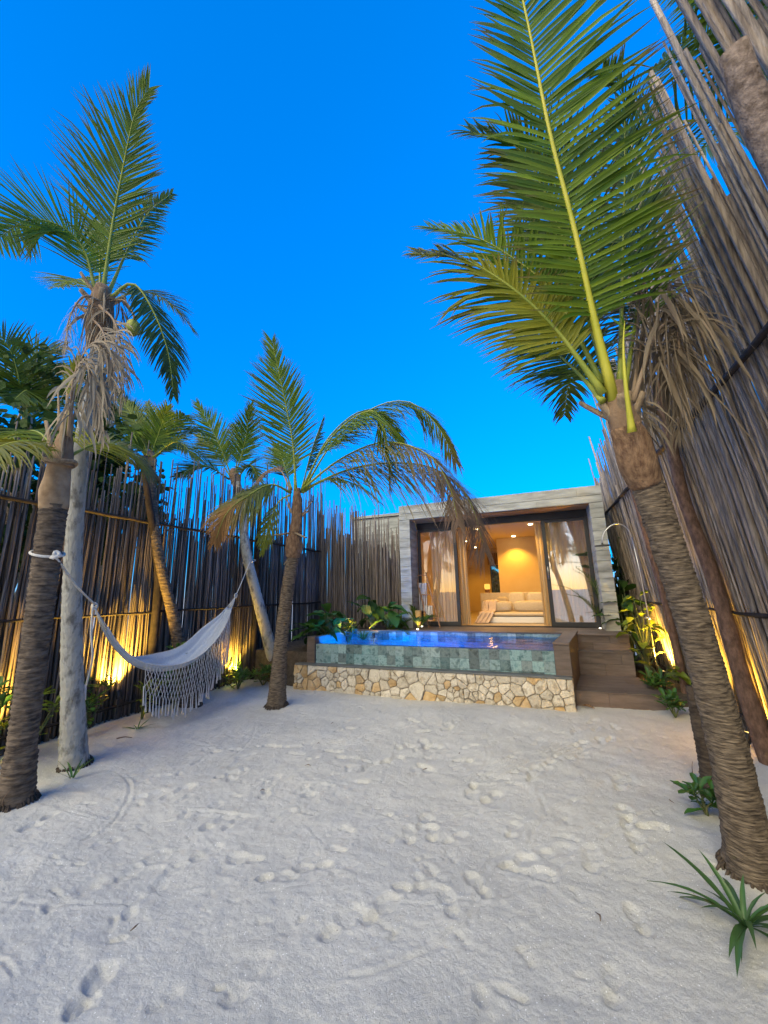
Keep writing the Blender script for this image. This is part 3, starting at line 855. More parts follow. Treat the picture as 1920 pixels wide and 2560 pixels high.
def frond(parent, pts, L=.6, n=55, normal=(0, -1, 0), material='frond_green', petiole='petiole', rad=.016, w=.026, t0=.16,
          theta=(72, 28), lift=10, droop=.25, curl=0.0, brown=0.0, tip_brown=.35, seed=1, lr=(1, 1), single=False, skip=0.0, name='frond', jitter=6, grad=None, label=None):
    rr = random.Random(seed)
    n = int(n * 1.45); w = w * .9
    K = 40
    P = spline(pts, K)
    T = np.gradient(P, axis=0); T /= np.linalg.norm(T, axis=1)[:, None]
    tt = np.linspace(0, 1, K)
    rads = rad * np.interp(tt, [0, .06, .2, 1], [1.5, 1.1, .8, .12])
    fr = MB().tube(P[::2], rads[::2], 6).obj(name, petiole, parent, smooth=True)
    if label: fr['label'] = label
    mb = MB()
    hint = np.array(normal, float)
    count = 0
    for i in range(n):
        t = t0 + (1 - t0) * (i + .5) / n
        for side in (0, 1):
            if rr.random() < skip: continue
            tq = min(.999, t + rr.uniform(-.3, .3) / n)
            x = tq * (K - 1); a = int(x); f = x - a
            p = P[a] * (1 - f) + P[min(a + 1, K - 1)] * f
            tv = unit(T[a] * (1 - f) + T[min(a + 1, K - 1)] * f)
            nv = unit(hint - tv * (hint @ tv))
            sv = np.cross(tv, nv) * (1 if side else -1)
            u = (t - t0) / (1 - t0)
            prof = (.42 + .58 * math.sin(math.pi * min(1, u * 1.15 + .12)) ** .8) if u < .82 else .42 + .58 * (max(0, math.sin(math.pi * min(1, u * 1.15 + .12)))) ** .8
            prof = max(.34, prof) * (1 - .35 * max(0, u - .85) / .15)
            ln = L * prof * lr[side] * rr.uniform(.88, 1.06)
            th = R(theta[0] + (theta[1] - theta[0]) * u + rr.uniform(-jitter, jitter))
            li = R(lift + rr.uniform(-jitter, jitter))
            d0 = tv * math.cos(th) + (sv * math.cos(li) + nv * math.sin(li)) * math.sin(th)
            dm = rr.random(); dr = droop * rr.uniform(.7, 1.35)
            if dm < .05: ln *= rr.uniform(.4, .7)
            elif dm < .10: dr += rr.uniform(.4, 1.0)
            vs, fs, al = leaflet(d0, p, ln, w * (.75 + .35 * prof), nv, dr, curl * rr.uniform(.5, 1.4), rr)
            g = rr.random()
            br = brown if grad is None else np.interp(u, grad[0], grad[1])
            tb = tip_brown * rr.random()
            cols = []
            for s in al:
                b = min(1, br * rr.uniform(.85, 1.1) + tb * max(0, (s - .6) / .4) * 1.6)
                cols.append((s, g, b, 1))
            if single:
                m1 = MB().add(vs, fs, cols); m1.obj('leaflet', material, fr, smooth=True)
            else:
                mb.add(vs, fs, cols)
    if not single: mb.obj('leaflets', material, fr, smooth=True)
    return fr

def hanging(parent, top, length, n, spread, material, seed, name='dead_fibre', w=.012, sway=(0, 0)):
    """a hank of dead leaflets hanging from a point"""
    rr = random.Random(seed); mb = MB()
    for i in range(n):
        a = rr.uniform(0, 6.28); r = spread * math.sqrt(rr.random())
        b = np.array(top) + np.array((math.cos(a) * r, math.sin(a) * r, rr.uniform(-.12, .1)))
        d0 = (math.cos(a) * .35 + sway[0] + rr.uniform(-.3, .3), math.sin(a) * .35 + sway[1] + rr.uniform(-.3, .3), rr.uniform(-1.6, -.1))
        vs, fs, al = leaflet(d0, b, length * rr.uniform(.4, 1.1), w * rr.choice((.7, 1, 1.6, 2.4)), unit((math.sin(a * 3), math.cos(a * 3), .2)), rr.uniform(.8, 1.6), 0, rr, seg=7)
        g = rr.random()
        mb.add(vs, fs, [(s, g, rr.random(), 1) for s in al])
    return mb.obj(name, material, parent, smooth=True)

def stub(parent, p, d, L, w, seed, material='stub'):
    """the cut base of an old frond: broad sheath narrowing to a sawn end"""
    rr = random.Random(seed)
    d = unit(d); side = unit(np.cross(d, (0, 0, 1)) if abs(d[2]) < .97 else (1, 0, 0)); nn = np.cross(side, d)
    vs = []; prof = [(0, 1.0, .30), (.25, .8, .3), (.55, .5, .3), (.85, .42, .28), (1.0, .4, .26)]
    n = 8
    for s, a, b in prof:
        c = np.array(p) + d * L * s + nn * L * .06 * s * s
        for j in range(n):
            th = 2 * math.pi * j / n
            vs.append(c + side * math.cos(th) * w * a * .5 + nn * math.sin(th) * w * b * .5)
    fs = [(i * n + j, i * n + (j + 1) % n, (i + 1) * n + (j + 1) % n, (i + 1) * n + j) for i in range(len(prof) - 1) for j in range(n)]
    fs += [tuple(range(n))[::-1], tuple(range((len(prof) - 1) * n, len(prof) * n))]
    return MB().add(vs, fs).obj('frond_stub', material, parent, smooth=True)

def boot(parent, pts, rads, material='boot', name='boot'):
    P = spline(pts, 24); k = 24; n = 22
    r = np.interp(np.linspace(0, 1, k), np.linspace(0, 1, len(rads)), rads)
    mb = MB(); mb.tube(P, r, n)
    v = np.array(mb.v); sd = random.random() * 30
    c = np.repeat(P, n, 0)
    dirv = v[:k * n] - c
    v[:k * n] = c + dirv * (1 + .16 * (vnoise(np.arctan2(dirv[:, 1], dirv[:, 0])[:] * 2.2 + sd, v[:k * n, 2] * 9) - .5)[:, None])
    mb.v = [tuple(p) for p in v]
    return mb.obj(name, material, parent, smooth=True)

def root_fringe(parent, c, r, seed, n=46):
    rr = random.Random(seed); mb = MB()
    for i in range(n):
        a = 2 * math.pi * i / n + rr.uniform(-.1, .1); h = rr.uniform(.015, .06)
        o = r * rr.uniform(1.02, 1.35)
        mb.tube([(c[0] + math.cos(a) * r * .9, c[1] + math.sin(a) * r * .9, h), (c[0] + math.cos(a) * r * 1.05, c[1] + math.sin(a) * r * 1.05, h * .5), (c[0] + math.cos(a) * o, c[1] + math.sin(a) * o, -.03)], [.004, .009, .006], 5, caps=False)
    return mb.obj('root_fringe', 'bark_dark', parent, smooth=True)

CAM_N = np.array((.35, -.9, -.15))      # faces of the upright fronds look this way, out over the yard

# ---- palm leaning across the tall pole fence
def palm_f():
    r = empty('palm_tree', (.93, 3.03, 0), 'leaning coconut palm with ringed brown trunk and huge upright green frond', 'palm tree')
    root_fringe(r, (0.945, 3.04), 0.14, 3)
    trunk(r, [(.95, 3.06, -.12), (.91, 2.93, .34), (.85, 2.80, .84), (.75, 2.63, 1.42), (.64, 2.47, 1.94), (.585, 2.40, 2.16)], [.125, .098, .086, .080, .078, .076], 'bark_tan', .024, .075, n=40, rough=.13, flare=.22, step=.007)
    boot(r, [(.60, 2.42, 2.10), (.57, 2.38, 2.2), (.545, 2.35, 2.32), (.52, 2.31, 2.42)], [.08, .092, .09, .075], 'boot')
    boot(r, [(.525, 2.32, 2.40), (.50, 2.29, 2.52), (.49, 2.27, 2.66)], [.075, .062, .045], 'fibre', 'crown_sheath')
    for i, (d, L, w) in enumerate((((-.5, -.2, .8), .24, .12), ((.5, -.3, .9), .22, .11), ((-.1, -.7, .8), .2, .13), ((-.7, .3, .7), .3, .1), ((.3, .5, .9), .25, .1))):
        stub(r, (.525, 2.32, 2.36 + .02 * i), d, L, w, i)
    frond(r, [(.48, 2.26, 2.55), (.42, 2.14, 2.99), (.37, 2.03, 3.48), (.30, 1.91, 4.04), (.25, 1.78, 4.67), (.20, 1.68, 5.15), (.12, 1.58, 5.6)], .80, 74, CAM_N, 'frond_green', 'petiole_yellow', .022, .029, .15,
          (80, 40), 6, .07, .16, 0, .8, 3, lr=(.60, 1.0), single=True, jitter=3, label='tall upright frond with a yellow midrib')
    frond(r, [(.43, 2.24, 2.59), (.22, 2.12, 2.98), (.01, 2.03, 3.25), (-.23, 1.90, 3.41), (-.46, 1.71, 3.36)], .60, 54, (-.2, -.75, .65), 'frond_yellow', 'petiole', .017, .026, .2, (70, 35), 4, .30, .1, .12, .6, 4, lr=(1, .5))
    frond(r, [(.45, 2.33, 2.69), (.27, 2.33, 3.34), (.05, 2.28, 3.66), (-.19, 2.24, 3.90), (-.47, 2.21, 4.06)], .55, 54, (0, -.8, .6), 'frond_green', 'petiole', .015, .024, .2, (66, 35), 8, .12, .1, 0, .7, 5)
    frond(r, [(.48, 2.35, 2.67), (.42, 2.46, 3.50), (.30, 2.38, 4.17), (.13, 2.23, 4.50), (-.13, 2.03, 4.48)], .62, 54, (-.5, -.75, .3), 'frond_green', 'petiole', .015, .024, .3, (52, 28), 12, .3, .25, .05, .8, 6)
    frond(r, [(.54, 2.37, 2.67), (.74, 2.65, 3.73), (.85, 2.62, 4.51), (.85, 2.44, 4.86), (.68, 2.18, 4.72)], .5, 54, (-.6, -.6, .4), 'frond_dark', 'petiole', .016, .026, .25, (62, 30), 8, .3, .1, .05, .8, 7)
    frond(r, [(.55, 2.39, 2.61), (.82, 2.75, 3.5), (.98, 2.95, 4.3), (1.02, 3.1, 4.9)], .5, 46, (-.5, -.8, .2), 'frond_dark', 'petiole', .016, .026, .25, (60, 30), 8, .2, .1, .05, .6, 8)
    frond(r, [(.42, 2.24, 2.55), (.32, 2.45, 2.91), (.18, 2.65, 3.25), (.0, 2.86, 3.46)], .45, 42, (-.3, -.6, .7), 'frond_dark', 'petiole', .015, .024, .22, (68, 32), 5, .35, 0, .05, .5, 9)
    frond(r, [(.5, 2.36, 2.6), (.42, 2.7, 3.0), (.38, 3.05, 3.15), (.34, 3.4, 3.0)], .45, 40, (0, -.4, .9), 'frond_dark', 'petiole', .015, .024, .22, (68, 32), 5, .5, 0, .05, .5, 10)
    frond(r, [(.52, 2.19, 2.33), (.51, 2.12, 2.56), (.53, 2.13, 2.78), (.56, 2.14, 2.95)], .12, 2, CAM_N, 'frond_green', 'petiole_yellow', .016, .016, .8, (60, 30), 5, .2, 0, 0, .3, 12)
    frond(r, [(.60, 2.41, 2.59), (.80, 2.50, 3.04), (.91, 2.53, 3.09), (.89, 2.54, 2.79), (.84, 2.58, 2.42)], .5, 40, (.3, -.7, .5), 'frond_deadbrown', 'petiole_dead', .013, .012, .25, (40, 15), -10, 1.6, 0, .5, .5, 13, jitter=25, name='dead_frond')
    frond(r, [(.61, 2.47, 2.61), (.84, 2.66, 3.37), (.96, 2.69, 3.46), (.97, 2.72, 3.16), (.95, 2.72, 2.8)], .5, 40, (.3, -.7, .5), 'frond_deadbrown', 'petiole_dead', .013, .012, .35, (40, 15), -10, 1.6, 0, .5, .5, 14, jitter=25, name='dead_frond')
    hanging(r, (.90, 2.62, 3.3), .75, 60, .16, 'frond_deadbrown', 5)
    hanging(r, (.82, 2.6, 2.95), .7, 44, .14, 'frond_deadbrown', 55)
    hanging(r, (.62, 2.42, 2.5), .35, 22, .06, 'frond_deadbrown', 6)
palm_f()

# ---- grey trunk palm, tallest, with a coconut
def palm_b():
    r = empty('palm_tree', (-4.28, 2.68, 0), 'tall coconut palm with smooth pale grey trunk and a green coconut', 'palm tree')
    root_fringe(r, (-4.283, 2.69), 0.128, 3)
    trunk(r, [(-4.29, 2.70, -.1), (-4.20, 2.47, 1.10), (-4.08, 2.30, 1.96), (-4.00, 2.21, 2.61), (-3.98, 2.18, 3.08), (-3.84, 2.12, 3.75), (-3.71, 2.02, 4.40)], [.118, .092, .08, .068, .062, .058, .062], 'bark_grey', .09, .05, n=26, rough=.06, flare=.15, step=.014)
    boot(r, [(-3.80, 2.09, 3.95), (-3.74, 2.05, 4.2), (-3.70, 2.01, 4.42), (-3.69, 2.0, 4.55)], [.095, .12, .11, .06], 'fibre', 'crown_sheath')
    for i, (d, L, w) in enumerate((((-.7, -.3, .5), .3, .14), ((.6, -.4, .6), .26, .13), ((-.2, -.8, .5), .22, .14), ((.5, .5, .6), .25, .12), ((-.3, -.6, .7), .3, .1))):
        stub(r, (-3.72, 2.03, 4.2 + .05 * i), d, L, w, i)
    frond(r, [(-3.70, 2.01, 4.45), (-3.56, 1.93, 5.08), (-3.37, 1.84, 5.55), (-3.11, 1.73, 6.00), (-2.92, 1.71, 6.18)], .74, 62, (.55, -.75, -.35), 'frond_green', 'petiole', .019, .022, .18, (58, 26), 3, .02, .03, .04, .7, 21, lr=(1.0, .66))
    frond(r, [(-3.75, 1.98, 4.48), (-3.78, 1.84, 4.86), (-3.81, 1.65, 4.95), (-3.86, 1.44, 4.82), (-3.89, 1.29, 4.48)], .72, 50, (.75, -.3, .1), 'frond_green', 'petiole', .017, .02, .15, (66, 40), 10, .05, .05, .02, .6, 22, lr=(1, .75))
    frond(r, [(-3.69, 2.05, 4.5), (-3.59, 2.13, 5.12), (-3.50, 2.22, 5.6), (-3.38, 2.36, 5.95)], .38, 44, (-.8, .3, .3), 'frond_green', 'petiole', .016, .022, .3, (50, 25), 30, .15, .1, .15, .7, 23)
    frond(r, [(-3.63, 2.04, 4.42), (-3.42, 2.10, 4.57), (-3.26, 2.22, 4.31), (-3.16, 2.35, 3.91), (-3.15, 2.45, 3.49)], .42, 48, (.4, -.3, .7), 'frond_dark', 'petiole', .016, .022, .2, (60, 25), -10, .55, 0, .05, .5, 24)
    frond(r, [(-3.74, 1.99, 4.45), (-4.10, 2.0, 4.78), (-4.5, 2.02, 4.85)], .42, 36, (.2, -.6, .7), 'frond_green', 'petiole', .014, .02, .2, (66, 35), 5, .2, 0, .05, .6, 25)
    frond(r, [(-3.78, 2.04, 4.5), (-4.0, 2.08, 5.2), (-4.22, 2.16, 5.75)], .42, 40, (.6, -.7, -.2), 'frond_dark', 'petiole', .014, .02, .25, (55, 28), 10, .1, 0, .05, .6, 26)
    frond(r, [(-3.72, 2.09, 4.45), (-3.75, 2.4, 4.85), (-3.72, 2.75, 4.95), (-3.65, 3.05, 4.75)], .4, 36, (.3, -.2, .9), 'frond_dark', 'petiole', .014, .02, .2, (66, 35), 5, .35, 0, .05, .6, 27)
    frond(r, [(-3.64, 1.96, 4.34), (-3.67, 1.84, 4.30), (-3.81, 1.83, 4.10), (-3.88, 1.87, 3.80)], .3, 26, (0, -.8, .3), 'frond_dead', 'petiole_dead', .011, .010, .3, (50, 20), -10, 1.6, 0, .4, .5, 28, jitter=20, name='dead_frond')
    frond(r, [(-3.59, 1.94, 4.25), (-3.37, 1.97, 4.01), (-3.34, 2.08, 3.59), (-3.40, 2.13, 3.26)], .34, 20, (0, -.8, .3), 'frond_dead', 'petiole_dead', .012, .020, .25, (50, 20), -10, 1.6, 0, .3, .5, 29, jitter=22, name='dead_frond')
    frond(r, [(-3.66, 1.94, 4.13), (-3.38, 1.89, 3.86), (-3.32, 1.96, 3.52), (-3.36, 2.03, 3.12)], .34, 20, (0, -.8, .3), 'frond_dead', 'petiole_dead', .012, .020, .25, (50, 20), -10, 1.6, 0, .3, .5, 30, jitter=22, name='dead_frond')
    hanging(r, (-3.66, 1.97, 4.3), .5, 34, .1, 'frond_dead', 31)
    hanging(r, (-3.55, 2.05, 4.35), .5, 30, .07, 'frond_deadbrown', 32)
    MB().tube(spline([(-3.6, 2.03, 4.38), (-3.45, 2.06, 4.36), (-3.34, 2.08, 4.22), (-3.31, 2.09, 4.12)], 10), .007, 6).obj('fruit_stalk', 'petiole_dead', r, smooth=True)
    prof = [(.0, -.085), (.03, -.075), (.052, -.045), (.06, 0), (.052, .045), (.03, .072), (.012, .082), (.0, .084)]
    MB().lathe(prof, 18).obj('coconut', 'coconut', r, smooth=True, M=Matrix.Translation((-3.31, 2.09, 4.04)))
palm_b()

# ---- brown ringed palm with cut fronds
def palm_a():
    r = empty('palm_tree', (-3.98, 2.08, 0), 'brown ringed palm with sawn frond stubs and a white rope round it', 'palm tree')
    root_fringe(r, (-3.99, 2.09), 0.13, 3)
    trunk(r, [(-4.0, 2.10, -.1), (-3.90, 2.02, .88), (-3.79, 1.95, 1.61), (-3.72, 1.90, 2.22), (-3.705, 1.89, 2.34)], [.122, .093, .090, .093, .092], 'bark_brown', .04, .095, n=32, rough=.12, flare=.15, step=.009)
    boot(r, [(-3.715, 1.895, 2.30), (-3.70, 1.88, 2.42), (-3.68, 1.87, 2.58), (-3.66, 1.86, 2.70)], [.096, .102, .09, .078], 'boot_tan')
    boot(r, [(-3.655, 1.86, 2.66), (-3.64, 1.855, 2.76), (-3.62, 1.85, 2.92)], [.098, .07, .05], 'fibre', 'crown_sheath')
    MB().tube([(-3.66 + .105 * math.cos(a), 1.86 + .105 * math.sin(a), 2.685 + .014 * math.sin(a * 2)) for a in np.linspace(0, 6.4, 26)], .017, 7).obj('collar', 'stub', r, smooth=True)
    stub(r, (-3.62, 1.83, 2.66), (.12, -.05, 1), .42, .115, 1)
    stub(r, (-3.70, 1.83, 2.68), (-.2, -.1, 1), .38, .10, 2)
    stub(r, (-3.62, 1.84, 2.95), (.05, -.05, 1), .42, .07, 3)
    stub(r, (-3.72, 1.84, 2.98), (-.14, 0, 1), .4, .05, 4)
    frond(r, [(-3.66, 1.83, 2.72), (-3.58, 1.60, 2.76), (-3.46, 1.36, 2.60), (-3.38, 1.2, 2.36)], .5, 40, (.25, -.5, .8), 'frond_yellow', 'petiole_yellow', .013, .02, .1, (68, 40), -5, .45, 0, .05, .5, 41)
    frond(r, [(-3.64, 1.91, 2.76), (-3.65, 2.14, 2.96), (-3.59, 2.38, 2.96), (-3.52, 2.66, 2.74)], .5, 44, (.6, -.2, .8), 'frond_yellow', 'petiole', .013, .018, .15, (66, 30), -5, .5, 0, .1, .5, 42, grad=((0, .5, 1), (0, .25, .85)))
    frond(r, [(-3.70, 1.87, 2.76), (-4.1, 1.85, 3.05), (-4.6, 1.8, 3.0), (-5.0, 1.8, 2.8)], .4, 36, (.3, -.4, .9), 'frond_green', 'petiole', .013, .02, .1, (68, 35), 0, .4, 0, .05, .5, 43)
    frond(r, [(-3.56, 1.84, 2.9), (-3.38, 1.72, 3.32), (-3.23, 1.70, 3.43), (-3.18, 1.78, 3.18), (-3.15, 1.88, 2.77)], .36, 22, (.2, -.8, .4), 'frond_dead', 'petiole_dead', .012, .021, .3, (50, 20), -10, 1.6, 0, .3, .5, 44, jitter=24, name='dead_frond')
    frond(r, [(-3.56, 1.84, 2.9), (-3.34, 1.72, 3.39), (-3.16, 1.70, 3.58), (-3.03, 1.77, 3.47), (-3.03, 1.84, 3.17)], .36, 22, (.2, -.8, .4), 'frond_dead', 'petiole_dead', .012, .021, .35, (50, 20), -10, 1.6, 0, .3, .5, 45, jitter=24, name='dead_frond')
    frond(r, [(-3.60, 1.84, 2.9), (-3.46, 1.77, 3.31), (-3.39, 1.73, 3.52)], .2, 20, CAM_N, 'frond_yellow', 'petiole_yellow', .012, .018, .5, (40, 20), 10, .05, 0, 0, .4, 46)
    hanging(r, (-3.2, 1.75, 3.35), .5, 26, .09, 'frond_dead', 47, w=.014)
    hanging(r, (-3.45, 1.8, 3.2), .55, 20, .06, 'frond_dead', 48, w=.014)
palm_a()

# ---- slim palm in front of the pool wall
def palm_e():
    r = empty('palm_tree', (-3.66, 4.94, 0), 'slim coconut palm with arching browning fronds standing beside the stone wall', 'palm tree')
    root_fringe(r, (-3.665, 4.95), 0.148, 3)
    trunk(r, [(-3.68, 4.96, -.1), (-3.50, 4.79, .94), (-3.31, 4.67, 1.78), (-3.22, 4.63, 2.12)], [.135, .098, .09, .088], 'bark_tan', .045, .10, n=26, rough=.07, flare=.18)
    boot(r, [(-3.23, 4.635, 2.08), (-3.21, 4.62, 2.2), (-3.19, 4.6, 2.32), (-3.16, 4.58, 2.45)], [.10, .125, .115, .08], 'boot')
    boot(r, [(-3.16, 4.58, 2.42), (-3.12, 4.55, 2.7), (-3.09, 4.48, 3.05)], [.085, .075, .045], 'boot', 'crown_sheath')
    for i, (p, d, L, w) in enumerate((((-3.2, 4.55, 2.42), (-1, -.2, -.15), .26, .09), ((-3.15, 4.55, 2.42), (.9, -.4, -.45), .3, .09), ((-3.14, 4.57, 2.6), (.8, .1, .5), .22, .08), ((-3.14, 4.56, 2.6), (-.8, .1, 1), .3, .08), ((-3.24, 4.6, 2.1), (-.5, -.3, -.9), .16, .08), ((-3.13, 4.56, 2.55), (-.45, -.2, 1), .42, .07), ((-3.12, 4.56, 2.6), (.7, .3, .9), .34, .07))):
        stub(r, p, d, L, w, i)
    frond(r, [(-3.09, 4.46, 3.0), (-3.08, 4.34, 3.66), (-3.09, 4.17, 4.16), (-3.11, 3.99, 4.64), (-3.13, 3.85, 5.01)], .76, 60, (.35, -.85, -.3), 'frond_green', 'petiole', .018, .024, .18, (60, 26), 3, .02, .03, .03, .7, 51, lr=(1, .72))
    frond(r, [(-2.99, 4.45, 3.0), (-2.52, 4.26, 3.50), (-2.01, 4.08, 3.73), (-1.65, 4.01, 3.72), (-1.54, 4.07, 3.36), (-1.57, 4.19, 2.81)], .75, 64, (-.2, -.4, .85), 'frond_green', 'petiole', .016, .02, .22, (50, 22), -30, .55, 0, .05, .5, 52, grad=((0, .8, 1), (0, .1, .7)))
    frond(r, [(-3.00, 4.50, 3.0), (-2.49, 4.46, 3.64), (-1.89, 4.40, 3.98), (-1.36, 4.39, 3.98), (-.99, 4.41, 3.58), (-.80, 4.48, 3.09)], .8, 70, (-.2, -.4, .85), 'frond_green', 'petiole', .016, .02, .22, (50, 22), -30, .55, 0, .05, .5, 53, grad=((0, .75, 1), (0, .1, .75)))
    frond(r, [(-2.97, 4.46, 3.0), (-2.26, 4.44, 3.19), (-1.57, 4.38, 3.17), (-1.02, 4.42, 3.01), (-.68, 4.50, 2.62), (-.55, 4.62, 2.0)], 1.3, 100, (.0, -.35, .9), 'frond_brown', 'petiole', .017, .017, .12, (52, 24), -28, .5, 0, .5, .5, 54, jitter=9, grad=((0, .25, .45, 1), (0, .15, .75, 1)))
    frond(r, [(-2.98, 4.44, 3.0), (-2.3, 4.30, 3.30), (-1.6, 4.12, 3.36), (-1.05, 4.05, 3.10), (-.82, 4.08, 2.7), (-.75, 4.12, 2.25)], .95, 80, (.0, -.35, .9), 'frond_brown', 'petiole', .016, .018, .15, (52, 24), -26, .5, 0, .5, .5, 61, jitter=9, grad=((0, .35, .6, 1), (0, .1, .6, 1)))
    frond(r, [(-3.0, 4.5, 3.0), (-2.7, 4.62, 3.75), (-2.2, 4.7, 4.15), (-1.8, 4.75, 4.0), (-1.6, 4.8, 3.6)], .6, 54, (-.2, -.5, .8), 'frond_green', 'petiole', .015, .02, .22, (55, 25), -15, .45, 0, .05, .5, 62)
    frond(r, [(-3.17, 4.45, 2.98), (-3.24, 4.10, 3.02), (-3.35, 3.78, 2.80), (-3.47, 3.57, 2.55), (-3.56, 3.50, 2.19)], .6, 60, (.5, -.2, .8), 'frond_orange', 'petiole', .015, .02, .2, (48, 20), -25, .6, 0, .1, .5, 55, grad=((0, .35, .6, 1), (0, .1, .8, 1)))
    frond(r, [(-3.17, 4.44, 3.0), (-3.35, 4.42, 3.34), (-3.63, 4.42, 3.33), (-3.95, 4.46, 3.07)], .3, 36, (.3, -.6, .6), 'frond_brown', 'petiole_dead', .016, .02, .3, (45, 18), -20, .5, 0, .9, .3, 56)
    frond(r, [(-3.08, 4.57, 3.0), (-3.05, 4.80, 3.75), (-3.02, 5.05, 4.35)], .4, 40, (.7, .4, .2), 'frond_green', 'petiole', .015, .022, .25, (45, 22), 25, .12, 0, .05, .6, 57)
    frond(r, [(-3.14, 4.37, 2.92), (-3.18, 4.18, 2.78), (-3.26, 4.11, 2.46), (-3.38, 4.14, 2.10)], .3, 26, (.5, -.4, .6), 'frond_yellow', 'petiole_yellow', .012, .016, .3, (40, 15), -10, .6, 0, 0, .4, 58)
    frond(r, [(-3.21, 4.52, 3.05), (-3.5, 4.67, 3.6), (-3.75, 4.83, 3.95)], .42, 40, (.5, -.7, .2), 'frond_green', 'petiole', .014, .022, .22, (60, 28), 8, .12, 0, .05, .6, 59)
    frond(r, [(-3.06, 4.58, 3.0), (-2.85, 5.0, 3.3), (-2.55, 5.5, 3.25), (-2.3, 5.8, 3.0)], .45, 42, (0, -.5, .8), 'frond_green', 'petiole', .014, .022, .2, (64, 30), -5, .55, 0, .05, .5, 60)
palm_e()

# ---- palm leaning back over the reed fence (the hammock hangs on it)
def palm_d():
    r = empty('palm_tree', (-4.6, 6.28, 0), 'grey palm leaning away over the reed fence holding the far hammock rope', 'palm tree')
    trunk(r, [(-4.58, 6.30, -.1), (-4.75, 5.7, 1.61), (-4.9, 5.54, 2.44), (-5.1, 5.61, 3.25), (-5.34, 5.62, 3.86)], [.14, .098, .088, .08, .08], 'bark_grey', .10, .05, n=20, rough=.05, flare=.15, step=.016)
    boot(r, [(-5.28, 5.62, 3.7), (-5.33, 5.62, 3.85), (-5.38, 5.62, 4.0)], [.085, .10, .05], 'fibre', 'crown_sheath')
    fr = [([(-5.35, 5.64, 3.84), (-5.11, 5.60, 4.46), (-4.79, 5.35, 5.12)], (.6, -.7, -.2), 'frond_green', (55, 25)), ([(-5.40, 5.62, 3.84), (-5.59, 5.38, 4.56), (-5.90, 5.10, 5.28)], (.6, -.7, -.2), 'frond_green', (55, 25)),
          ([(-5.42, 5.62, 3.83), (-5.90, 5.61, 4.48), (-6.41, 5.64, 4.91)], (.4, -.7, .3), 'frond_yellow', (60, 25)), ([(-5.31, 5.67, 3.80), (-4.84, 5.48, 3.96), (-4.58, 5.45, 3.60)], (.3, -.5, .7), 'frond_dark', (60, 25)),
          ([(-5.38, 5.54, 3.77), (-5.50, 5.02, 3.91), (-5.73, 4.66, 3.62)], (.7, -.2, .7), 'frond_dark', (60, 25)), ([(-5.41, 5.72, 3.87), (-5.62, 5.98, 4.79), (-6.01, 6.19, 5.3)], (.5, -.7, .1), 'frond_dark', (55, 25))]
    for i, (p, nv, m, th) in enumerate(fr):
        frond(r, p, .5, 40, nv, m, 'petiole', .016, .024, .2, th, 10, .18, .05, .05, .5, 70 + i)
palm_d()

# ---- thin dark palm behind the hammock
def palm_c():
    r = empty('palm_tree', (-4.75, 4.45, 0), 'thin dark palm rising from behind the hammock fringe', 'palm tree')
    trunk(r, [(-4.74, 4.47, -.1), (-4.85, 4.15, 1.17), (-4.9, 3.85, 2.07), (-5.05, 3.77, 2.87), (-5.28, 3.83, 3.6)], [.14, .082, .066, .058, .06], 'bark_brown', .06, .08, n=20, rough=.06, flare=.4, step=.014)
    boot(r, [(-5.22, 3.81, 3.45), (-5.27, 3.83, 3.58), (-5.31, 3.84, 3.74)], [.065, .085, .04], 'fibre', 'crown_sheath')
    fr = [([(-5.30, 3.84, 3.66), (-5.13, 3.82, 4.04), (-4.90, 3.73, 4.35)], (.6, -.6, .2)), ([(-5.17, 3.79, 3.61), (-4.73, 3.80, 3.78), (-4.40, 3.9, 3.5)], (.5, -.4, .7)), ([(-5.33, 3.82, 3.69), (-5.64, 3.80, 4.24), (-6.01, 3.75, 4.74)], (.5, -.7, .1)),
          ([(-5.27, 3.85, 3.66), (-5.31, 4.10, 3.95), (-5.37, 4.49, 4.06)], (.7, -.3, .5)), ([(-5.23, 3.77, 3.63), (-5.23, 3.52, 3.72), (-5.26, 3.33, 3.56)], (.7, -.3, .5)), ([(-5.37, 3.91, 3.70), (-5.67, 4.09, 4.33), (-6.07, 4.24, 4.91)], (.5, -.7, .1))]
    for i, (p, nv) in enumerate(fr):
        frond(r, p, .42, 34, nv, 'frond_dark' if i % 2 else 'frond_green', 'petiole', .012, .02, .2, (58, 26), 8, .25, .05, .05, .5, 80 + i)
palm_c()

